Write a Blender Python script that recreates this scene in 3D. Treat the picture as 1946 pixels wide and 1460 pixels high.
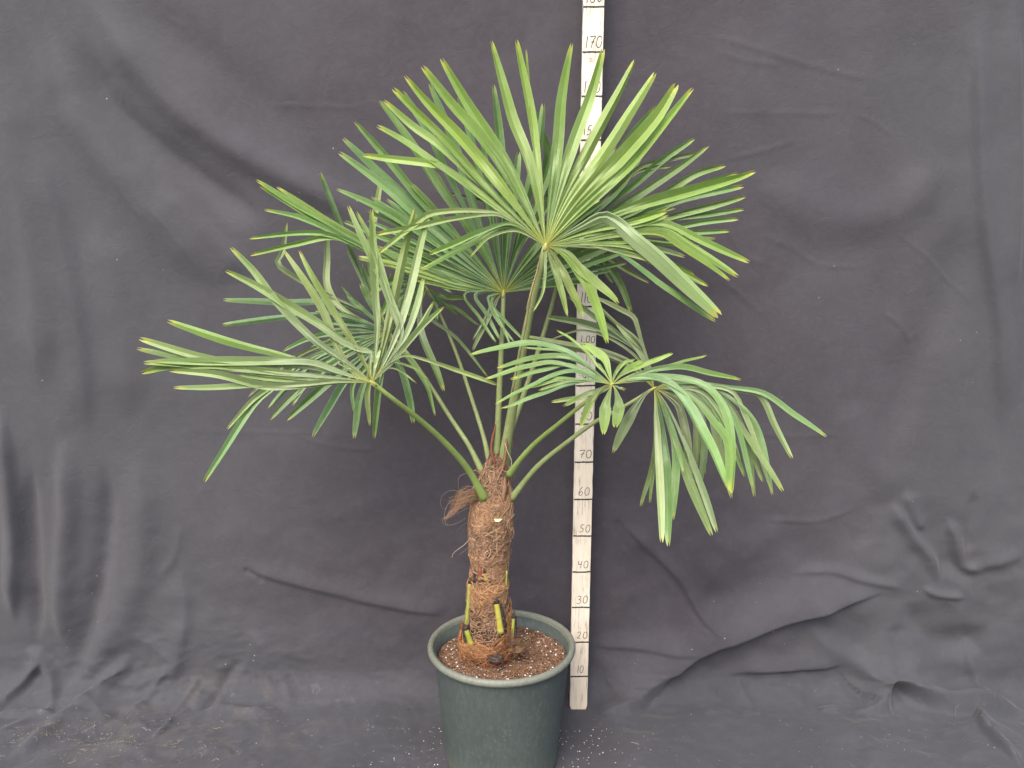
import bpy, math, random
import numpy as np
from mathutils import Vector, noise

random.seed(7)
rng = np.random.default_rng(7)
scene = bpy.context.scene
for o in list(bpy.data.objects):
    bpy.data.objects.remove(o)

# ------------------------------------------------------------------ camera
F, CX, CY = 1461.0, 973.0, 730.0
CAM = Vector((0.0, -1.9222, 1.2323))
TH = math.radians(9.673)
cd = bpy.data.cameras.new('camera')
cam = bpy.data.objects.new('camera', cd)
scene.collection.objects.link(cam)
cam.location = CAM
cam.rotation_euler = (math.radians(90) - TH, 0, 0)
cd.sensor_width = 36
cd.lens = F / 1946 * 36
cd.clip_start = 0.05
cd.clip_end = 200
scene.camera = cam

# ------------------------------------------------------------------ light
SUN_EL, SUN_AZ = 50, 200
w = bpy.data.worlds.new('World')
scene.world = w
w.use_nodes = True
nt = w.node_tree
nt.nodes.clear()
wo = nt.nodes.new('ShaderNodeOutputWorld')
bg = nt.nodes.new('ShaderNodeBackground')
sky = nt.nodes.new('ShaderNodeTexSky')
sky.sky_type = 'NISHITA'
sky.sun_disc = False
sky.sun_elevation = math.radians(SUN_EL)
sky.sun_rotation = math.radians(SUN_AZ)
sky.air_density = 1.0
sky.dust_density = 4.0
sky.ozone_density = 0.6
bg.inputs['Strength'].default_value = 0.12
nt.links.new(sky.outputs[0], bg.inputs[0])
nt.links.new(bg.outputs[0], wo.inputs[0])
sd = bpy.data.lights.new('sun', 'SUN')
sun = bpy.data.objects.new('sun', sd)
scene.collection.objects.link(sun)
sd.energy = 1.45
sd.angle = math.radians(42)
sd.color = (1.0, 0.93, 0.84)
el, az = math.radians(SUN_EL), math.radians(SUN_AZ)
sdir = Vector((math.sin(az) * math.cos(el), math.cos(az) * math.cos(el), math.sin(el)))
sun.rotation_euler = sdir.to_track_quat('Z', 'Y').to_euler()
scene.view_settings.view_transform = 'Standard'
scene.view_settings.look = 'None'
scene.view_settings.exposure = 1.25
scene.view_settings.gamma = 1
scene.view_settings.use_curve_mapping = False
scene.render.resolution_x = 1024
scene.render.resolution_y = 768
scene.render.engine = 'CYCLES'
scene.cycles.max_bounces = 8
scene.cycles.transmission_bounces = 4

# ------------------------------------------------------------------ helpers
CT, ST = math.cos(TH), math.sin(TH)


def at(px, py, Y):
    """world point on the upright plane y = Y seen at photo pixel px, py"""
    dx, up = px - CX, CY - py
    d = Vector((dx, F * CT + up * ST, -F * ST + up * CT))
    t = (Y - CAM.y) / d.y
    return CAM + d * t


def mesh_obj(name, verts, faces, mat, parent=None, smooth=True, uvs=None, cols=None):
    me = bpy.data.meshes.new(name)
    me.from_pydata([tuple(v) for v in verts], [], faces)
    if uvs is not None:
        ul = me.uv_layers.new(name='UVMap')
        li = np.zeros(len(me.loops), dtype=np.int32)
        me.loops.foreach_get('vertex_index', li)
        ul.data.foreach_set('uv', np.asarray(uvs, dtype=np.float32)[li].ravel())
    if cols is not None:
        ca = me.color_attributes.new('tint', 'FLOAT_COLOR', 'POINT')
        c = np.ones((len(verts), 4), dtype=np.float32)
        c[:, :3] = np.asarray(cols)
        ca.data.foreach_set('color', c.ravel())
    if smooth:
        me.polygons.foreach_set('use_smooth', [True] * len(me.polygons))
    me.materials.append(mat)
    me.update()
    o = bpy.data.objects.new(name, me)
    scene.collection.objects.link(o)
    if parent is not None:
        o.parent = parent
    return o


def tag(o, label=None, cat=None, kind=None, group=None):
    if label: o['label'] = label
    if cat: o['category'] = cat
    if kind: o['kind'] = kind
    if group: o['group'] = group
    return o


def empty(name, loc=(0, 0, 0)):
    o = bpy.data.objects.new(name, None)
    scene.collection.objects.link(o)
    o.location = loc
    o.empty_display_size = 0.05
    return o


def mat_new(name):
    m = bpy.data.materials.new(name)
    m.use_nodes = True
    n = m.node_tree
    n.nodes.clear()
    out = n.nodes.new('ShaderNodeOutputMaterial')
    b = n.nodes.new('ShaderNodeBsdfPrincipled')
    n.links.new(b.outputs[0], out.inputs[0])
    return m, n, b, out


def N(n, t, **kw):
    x = n.nodes.new(t)
    for k, v in kw.items():
        setattr(x, k, v)
    return x


def math_node(n, op, a, b=None, c=None, clamp=False):
    x = N(n, 'ShaderNodeMath', operation=op)
    x.use_clamp = clamp
    for i, v in enumerate((a, b, c)):
        if v is None: continue
        if hasattr(v, 'is_linked') or hasattr(v, 'links'):
            n.links.new(v, x.inputs[i])
        else:
            x.inputs[i].default_value = v
    return x.outputs[0]


def mix(n, fac, a, b, mode='MIX'):
    x = N(n, 'ShaderNodeMix', data_type='RGBA', blend_type=mode)
    for s, v in ((x.inputs[0], fac), (x.inputs[6], a), (x.inputs[7], b)):
        if hasattr(v, 'links'):
            n.links.new(v, s)
        elif isinstance(v, (int, float)):
            s.default_value = v
        else:
            s.default_value = (*v, 1)
    return x.outputs[2]


def noise_tex(n, vec, scale, detail=3, rough=0.55, dist=0.0):
    x = N(n, 'ShaderNodeTexNoise')
    x.inputs['Scale'].default_value = scale
    x.inputs['Detail'].default_value = detail
    x.inputs['Roughness'].default_value = rough
    x.inputs['Distortion'].default_value = dist
    if vec is not None:
        n.links.new(vec, x.inputs['Vector'])
    return x.outputs['Fac']


def ramp(n, fac, stops):
    x = N(n, 'ShaderNodeValToRGB')
    n.links.new(fac, x.inputs[0])
    e = x.color_ramp.elements
    while len(e) > 1: e.remove(e[-1])
    e[0].position = stops[0][0]
    c = stops[0][1]
    e[0].color = (*c, 1) if not isinstance(c, (int, float)) else (c, c, c, 1)
    for p, c in stops[1:]:
        k = e.new(p)
        k.color = (*c, 1) if not isinstance(c, (int, float)) else (c, c, c, 1)
    return x.outputs[0]


def mapping(n, scale=(1, 1, 1), coord='Object'):
    tc = N(n, 'ShaderNodeTexCoord')
    mp = N(n, 'ShaderNodeMapping')
    mp.inputs['Scale'].default_value = scale
    n.links.new(tc.outputs[coord], mp.inputs[0])
    return mp.outputs[0]


def bump(n, b, h, strength=0.3, dist=0.001):
    x = N(n, 'ShaderNodeBump')
    x.inputs['Strength'].default_value = strength
    x.inputs['Distance'].default_value = dist
    n.links.new(h, x.inputs['Height'])
    n.links.new(x.outputs[0], b.inputs['Normal'])
    return x


# ------------------------------------------------------------------ materials
def make_cloth_mat():
    m, n, b, out = mat_new('cloth')
    tc = N(n, 'ShaderNodeTexCoord')
    uv = tc.outputs['UV']
    P = tc.outputs['Object']
    sx = N(n, 'ShaderNodeSeparateXYZ'); n.links.new(P, sx.inputs[0])
    # lighter greyish edges, plum centre
    ax = math_node(n, 'ABSOLUTE', math_node(n, 'SUBTRACT', sx.outputs[0], 0.12))
    big = noise_tex(n, P, 1.6, 3, 0.5)
    e = math_node(n, 'ADD', ax, math_node(n, 'MULTIPLY', math_node(n, 'SUBTRACT', big, 0.5), 0.9))
    edge = ramp(n, e, [(0.35, 0.0), (1.1, 1.0)])
    col = mix(n, edge, (0.050, 0.0435, 0.0535), (0.064, 0.068, 0.077))
    # floor part of the cloth: darker, blue tint of the sky light painted in
    flo = ramp(n, math_node(n, 'ADD', sx.outputs[2], math_node(n, 'MULTIPLY', big, 0.12)), [(0.06, 1.0), (0.30, 0.0)])
    col = mix(n, math_node(n, 'MULTIPLY', flo, 0.8), col, (0.037, 0.044, 0.053))
    # mottled fading
    mot = noise_tex(n, P, 5.0, 5, 0.6, 0.6)
    col = mix(n, 0.4, col, mix(n, ramp(n, mot, [(0.3, 0.0), (0.7, 1.0)]), (0.039, 0.035, 0.042), (0.073, 0.069, 0.080)), 'MIX')
    # fine mottling of the worn weave
    fm = noise_tex(n, P, 60.0, 4, 0.7)
    col = mix(n, math_node(n, 'MULTIPLY', ramp(n, fm, [(0.45, 0.0), (0.8, 1.0)]), 0.2), col, (0.10, 0.097, 0.10))
    # dirt patches at the foot, left
    dx = math_node(n, 'ADD', sx.outputs[0], 0.80)
    dy = math_node(n, 'ADD', sx.outputs[1], 0.10)
    dd = math_node(n, 'SQRT', math_node(n, 'ADD', math_node(n, 'POWER', math_node(n, 'ABSOLUTE', math_node(n, 'MULTIPLY', dx, 0.9)), 2.0), math_node(n, 'POWER', math_node(n, 'ABSOLUTE', dy), 2.0)))
    dn = noise_tex(n, P, 9.0, 6, 0.7, 1.2)
    dirt = math_node(n, 'MULTIPLY', ramp(n, dd, [(0.05, 1.0), (0.42, 0.0)]), ramp(n, dn, [(0.48, 0.0), (0.62, 1.0)]))
    dirt = math_node(n, 'MULTIPLY', dirt, ramp(n, sx.outputs[2], [(0.05, 1.0), (0.12, 0.0)]))
    col = mix(n, math_node(n, 'MULTIPLY', dirt, 0.3), col, (0.12, 0.10, 0.085))
    # pale crusts on the floor
    cr = noise_tex(n, P, 14.0, 7, 0.75, 2.0)
    crust = math_node(n, 'MULTIPLY', ramp(n, cr, [(0.60, 0.0), (0.66, 1.0)]), ramp(n, sx.outputs[2], [(0.03, 1.0), (0.10, 0.0)]))
    col = mix(n, math_node(n, 'MULTIPLY', crust, 0.25), col, (0.16, 0.15, 0.14))
    # dust specks
    vo = N(n, 'ShaderNodeTexVoronoi'); vo.inputs['Scale'].default_value = 26
    n.links.new(P, vo.inputs['Vector'])
    sp = ramp(n, vo.outputs['Distance'], [(0.025, 1.0), (0.05, 0.0)])
    spm = math_node(n, 'MULTIPLY', sp, ramp(n, noise_tex(n, P, 3.1, 2), [(0.55, 0.0), (0.65, 1.0)]))
    col = mix(n, math_node(n, 'MULTIPLY', spm, 0.7), col, (0.5, 0.48, 0.44))
    n.links.new(col, b.inputs['Base Color'])
    b.inputs['Roughness'].default_value = 0.82
    b.inputs['Specular IOR Level'].default_value = 0.3
    b.inputs['Sheen Weight'].default_value = 0.12
    b.inputs['Sheen Roughness'].default_value = 0.5
    # weave and small wrinkles
    mp = mapping(n, (1, 1, 1))
    wr = noise_tex(n, P, 22.0, 5, 0.6, 1.5)
    wv = noise_tex(n, P, 700.0, 2, 0.6)
    rid = math_node(n, 'ABSOLUTE', math_node(n, 'SUBTRACT', noise_tex(n, P, 6.0, 4, 0.55, 1.0), 0.5))
    rid = ramp(n, rid, [(0.0, 0.0), (0.03, 1.0)])
    h = math_node(n, 'ADD', math_node(n, 'MULTIPLY', wr, 1.0), math_node(n, 'MULTIPLY', wv, 0.10))
    h = math_node(n, 'ADD', h, math_node(n, 'MULTIPLY', rid, 0.05))
    bump(n, b, h, 0.28, 0.006)
    return m


def make_leaf_mat():
    m, n, b, out = mat_new('leaf')
    at_ = N(n, 'ShaderNodeAttribute', attribute_name='tint')
    uvn = N(n, 'ShaderNodeUVMap')
    s = N(n, 'ShaderNodeSeparateXYZ'); n.links.new(uvn.outputs[0], s.inputs[0])
    u, v = s.outputs[0], s.outputs[1]
    col = at_.outputs['Color']
    P = mapping(n)
    # fine parallel veins
    wv = math_node(n, 'SINE', math_node(n, 'MULTIPLY', u, 75.0))
    col = mix(n, math_node(n, 'MULTIPLY_ADD', wv, 0.10, 0.10), col, (0.04, 0.09, 0.03))
    # pale margins, darker midrib
    du = math_node(n, 'ABSOLUTE', math_node(n, 'SUBTRACT', u, 0.5))
    mar = ramp(n, du, [(0.455, 0.0), (0.495, 1.0)])
    col = mix(n, math_node(n, 'MULTIPLY', mar, 0.6), col, (0.46, 0.54, 0.33))
    mid = ramp(n, du, [(0.0, 1.0), (0.035, 0.0)])
    col = mix(n, math_node(n, 'MULTIPLY', mid, 0.45), col, (0.05, 0.10, 0.03))
    dq = math_node(n, 'ABSOLUTE', math_node(n, 'SUBTRACT', du, 0.25))
    qv = ramp(n, dq, [(0.0, 1.0), (0.03, 0.0)])
    col = mix(n, math_node(n, 'MULTIPLY', qv, 0.35), col, (0.07, 0.14, 0.04))
    # blotches and water marks
    bl = noise_tex(n, P, 28, 4, 0.65)
    col = mix(n, math_node(n, 'MULTIPLY', ramp(n, bl, [(0.45, 0.0), (0.8, 1.0)]), 0.35), col, (0.36, 0.46, 0.28))
    bl2 = noise_tex(n, P, 9, 3, 0.6)
    col = mix(n, math_node(n, 'MULTIPLY', ramp(n, bl2, [(0.5, 0.0), (0.75, 1.0)]), 0.3), col, (0.08, 0.16, 0.04))
    # yellow toward the tip and around the hub
    vn = math_node(n, 'ADD', v, math_node(n, 'MULTIPLY', math_node(n, 'SUBTRACT', noise_tex(n, P, 60, 2), 0.5), 0.05))
    lime = ramp(n, vn, [(0.35, 0.0), (0.85, 0.5)])
    col = mix(n, math_node(n, 'MULTIPLY', lime, at_.outputs['Alpha']), col, (0.26, 0.44, 0.05))
    ty = ramp(n, vn, [(0.93, 0.0), (0.99, 1.0)])
    col = mix(n, math_node(n, 'MULTIPLY', ty, at_.outputs['Alpha']), col, (0.50, 0.52, 0.08))
    tt = ramp(n, vn, [(0.985, 0.0), (1.0, 1.0)])
    col = mix(n, math_node(n, 'MULTIPLY', tt, 0.8), col, (0.46, 0.30, 0.16))
    hy = ramp(n, v, [(0.0, 1.0), (0.14, 0.0)])
    col = mix(n, math_node(n, 'MULTIPLY', hy, 0.75), col, (0.42, 0.42, 0.06))
    # the back of a leaf is a little greyer
    ge = N(n, 'ShaderNodeNewGeometry')
    col = mix(n, math_node(n, 'MULTIPLY', ge.outputs['Backfacing'], 0.25), col, (0.24, 0.34, 0.20))
    n.links.new(col, b.inputs['Base Color'])
    b.inputs['Roughness'].default_value = 0.38
    b.inputs['Specular IOR Level'].default_value = 0.6
    h = math_node(n, 'ADD', math_node(n, 'MULTIPLY', wv, 0.6), noise_tex(n, P, 140, 3))
    bump(n, b, h, 0.35, 0.0006)
    tr = N(n, 'ShaderNodeBsdfTranslucent')
    n.links.new(mix(n, 1.0, col, (0.95, 1.0, 0.55), 'MULTIPLY'), tr.inputs[0])
    ms = N(n, 'ShaderNodeMixShader'); ms.inputs[0].default_value = 0.22
    n.links.new(b.outputs[0], ms.inputs[1]); n.links.new(tr.outputs[0], ms.inputs[2])
    n.links.new(ms.outputs[0], out.inputs[0])
    return m


def simple_mat(name, c1, c2, scale=40, rough=0.7, bs=0.3, bd=0.001, vec=(1, 1, 1), spec=0.4, lo=0.35, hi=0.65, detail=5):
    m, n, b, out = mat_new(name)
    P = mapping(n, vec)
    f = noise_tex(n, P, scale, detail, 0.62)
    n.links.new(mix(n, ramp(n, f, [(lo, 0.0), (hi, 1.0)]), c1, c2), b.inputs['Base Color'])
    b.inputs['Roughness'].default_value = rough
    b.inputs['Specular IOR Level'].default_value = spec
    bump(n, b, f, bs, bd)
    return m


def make_tint_mat(name, rough=0.8, trans=0.0):
    m, n, b, out = mat_new(name)
    a = N(n, 'ShaderNodeAttribute', attribute_name='tint')
    P = mapping(n)
    f = noise_tex(n, P, 180, 4, 0.6)
    n.links.new(mix(n, ramp(n, f, [(0.3, 0.0), (0.8, 0.5)]), a.outputs['Color'], mix(n, 1.0, a.outputs['Color'], (0.5, 0.45, 0.4), 'MULTIPLY')), b.inputs['Base Color'])
    b.inputs['Roughness'].default_value = rough
    b.inputs['Specular IOR Level'].default_value = 0.25
    return m


def make_petiole_mat():
    m, n, b, out = mat_new('petiole_skin')
    a = N(n, 'ShaderNodeAttribute', attribute_name='tint')
    P = mapping(n)
    f = noise_tex(n, P, 55, 5, 0.65)
    g = noise_tex(n, P, 12, 3, 0.6)
    col = mix(n, ramp(n, f, [(0.5, 0.0), (0.72, 0.55)]), a.outputs['Color'], (0.34, 0.42, 0.20))
    col = mix(n, ramp(n, g, [(0.5, 0.0), (0.75, 0.3)]), col, (0.18, 0.26, 0.07))
    n.links.new(col, b.inputs['Base Color'])
    b.inputs['Roughness'].default_value = 0.45
    bump(n, b, f, 0.3, 0.0008)
    return m


def make_pot_mat(name, base, worn, wornamt):
    m, n, b, out = mat_new(name)
    P = mapping(n)
    Ps = mapping(n, (6, 6, 1.5))
    f1 = noise_tex(n, P, 7, 5, 0.65)
    f2 = noise_tex(n, Ps, 24, 6, 0.75, 0.4)
    f3 = noise_tex(n, P, 120, 3, 0.7)
    col = mix(n, ramp(n, f1, [(0.3, 0.0), (0.75, 1.0)]), base, tuple(x * 1.35 for x in base))
    col = mix(n, math_node(n, 'MULTIPLY', ramp(n, f2, [(0.46, 0.0), (0.72, 1.0)]), wornamt), col, worn)
    col = mix(n, math_node(n, 'MULTIPLY', ramp(n, f3, [(0.6, 0.0), (0.75, 1.0)]), 0.25), col, (0.28, 0.30, 0.28))
    sx = N(n, 'ShaderNodeSeparateXYZ'); n.links.new(P, sx.inputs[0])
    low = math_node(n, 'MULTIPLY', ramp(n, math_node(n, 'ADD', sx.outputs[2], math_node(n, 'MULTIPLY', f1, 0.08)), [(0.05, 1.0), (0.12, 0.0)]), 0.35)
    col = mix(n, low, col, (0.15, 0.16, 0.12))
    n.links.new(col, b.inputs['Base Color'])
    b.inputs['Roughness'].default_value = 0.55
    b.inputs['Specular IOR Level'].default_value = 0.4
    # scratches
    sc = noise_tex(n, mapping(n, (3, 3, 60)), 9, 4, 0.7)
    bump(n, b, math_node(n, 'ADD', f3, math_node(n, 'MULTIPLY', sc, 0.6)), 0.35, 0.0012)
    return m


def make_paint_mat():
    m, n, b, out = mat_new('white_painted_wood')
    P = mapping(n)
    Pv = mapping(n, (1, 1, 0.045))
    g = noise_tex(n, Pv, 330, 3, 0.6)
    pk = noise_tex(n, P, 14, 3, 0.6)
    worn = math_node(n, 'MULTIPLY', ramp(n, g, [(0.56, 0.0), (0.63, 1.0)]), ramp(n, pk, [(0.38, 0.0), (0.58, 1.0)]))
    st = noise_tex(n, mapping(n, (1, 1, 0.2)), 40, 4, 0.6)
    col = mix(n, ramp(n, st, [(0.35, 0.0), (0.7, 1.0)]), (0.70, 0.62, 0.50), (0.80, 0.755, 0.65))
    sx = N(n, 'ShaderNodeSeparateXYZ'); n.links.new(P, sx.inputs[0])
    col = mix(n, ramp(n, sx.outputs[2], [(0.0, 0.5), (0.18, 0.25), (1.0, 0.0)]), col, (0.62, 0.50, 0.38))
    col = mix(n, math_node(n, 'MULTIPLY', worn, 0.7), col, (0.16, 0.14, 0.12))
    n.links.new(col, b.inputs['Base Color'])
    b.inputs['Roughness'].default_value = 0.6
    bump(n, b, math_node(n, 'ADD', st, math_node(n, 'MULTIPLY', worn, -1.5)), 0.4, 0.0012)
    return m


M_CLOTH = make_cloth_mat()
M_LEAF = make_leaf_mat()
M_PET = make_petiole_mat()
M_FIB = make_tint_mat('palm_fibre')
M_BARK = simple_mat('fibre_mat', (0.06, 0.032, 0.020), (0.25, 0.15, 0.09), 70, 0.9, 0.9, 0.004)
M_POT = make_pot_mat('pot_plastic', (0.050, 0.064, 0.060), (0.13, 0.145, 0.138), 0.38)
M_RIM = make_pot_mat('pot_rim_plastic', (0.125, 0.135, 0.110), (0.26, 0.265, 0.22), 0.6)
M_SOIL = simple_mat('soil', (0.06, 0.032, 0.02), (0.24, 0.145, 0.10), 90, 0.95, 1.0, 0.006, spec=0.15)
M_CRUMB = make_tint_mat('soil_crumb', 0.9)
M_PERL = simple_mat('perlite', (0.62, 0.58, 0.52), (0.85, 0.83, 0.78), 150, 0.8)
M_PAINT = make_paint_mat()
M_INK = simple_mat('marker_ink', (0.02, 0.02, 0.022), (0.06, 0.055, 0.055), 200, 0.6)
M_CUT = simple_mat('cut_face', (0.70, 0.66, 0.34), (0.85, 0.82, 0.55), 100, 0.6)
M_DEAD_GAP = simple_mat('dead_tip_and_gap', (0.012, 0.008, 0.006), (0.09, 0.06, 0.05), 120, 0.85)
M_STRAW = make_tint_mat('straw', 0.85)
M_KNOT = simple_mat('wood_knot', (0.45, 0.30, 0.20), (0.7, 0.6, 0.48), 90, 0.7)


# ------------------------------------------------------------------ backdrop cloth
def vnoise(x, y, seed):
    """smooth value noise, vectorised"""
    r = np.random.default_rng(seed).random((256, 256))
    xi, yi = np.floor(x).astype(int), np.floor(y).astype(int)
    fx, fy = x - xi, y - yi
    fx = fx * fx * (3 - 2 * fx); fy = fy * fy * (3 - 2 * fy)
    a = r[xi % 256, yi % 256]; b_ = r[(xi + 1) % 256, yi % 256]
    c = r[xi % 256, (yi + 1) % 256]; d = r[(xi + 1) % 256, (yi + 1) % 256]
    return (a * (1 - fx) + b_ * fx) * (1 - fy) + (c * (1 - fx) + d * fx) * fy - 0.5


WALL_Y, RAD = 0.075, 0.09      # the wall plane and the bend into the floor
# path coordinate s: 0 at the bend's top (z = RAD), positive up the wall, negative: bend, then floor toward the camera
ARC = RAD * math.pi / 2


def cloth_base(s):
    Y = np.where(s >= 0, WALL_Y, 0.0); Z = np.where(s >= 0, RAD + s, 0.0)
    nY = np.where(s >= 0, -1.0, 0.0); nZ = np.where(s >= 0, 0.0, 1.0)
    a = np.clip(-s, 0, ARC) / RAD
    arc = (s < 0)
    Y = np.where(arc, WALL_Y - RAD + RAD * np.cos(a), Y); Z = np.where(arc, RAD - RAD * np.sin(a), Z)
    nY = np.where(arc, -np.cos(a), nY); nZ = np.where(arc, np.sin(a), nZ)
    fl = s < -ARC
    Y = np.where(fl, WALL_Y - RAD - (-s - ARC), Y); Z = np.where(fl, 0.0, Z)
    return Y, Z, nY, nZ


def px_to_us(px, py):
    p = at(px, py, WALL_Y)
    if p.z > RAD * 0.6:
        return p.x, p.z - RAD
    dx, up = px - CX, CY - py
    d = Vector((dx, F * CT + up * ST, -F * ST + up * CT))
    t = -CAM.z / d.z
    q = CAM + d * t
    return q.x, -ARC - max(0.0, (WALL_Y - RAD) - q.y)


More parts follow.
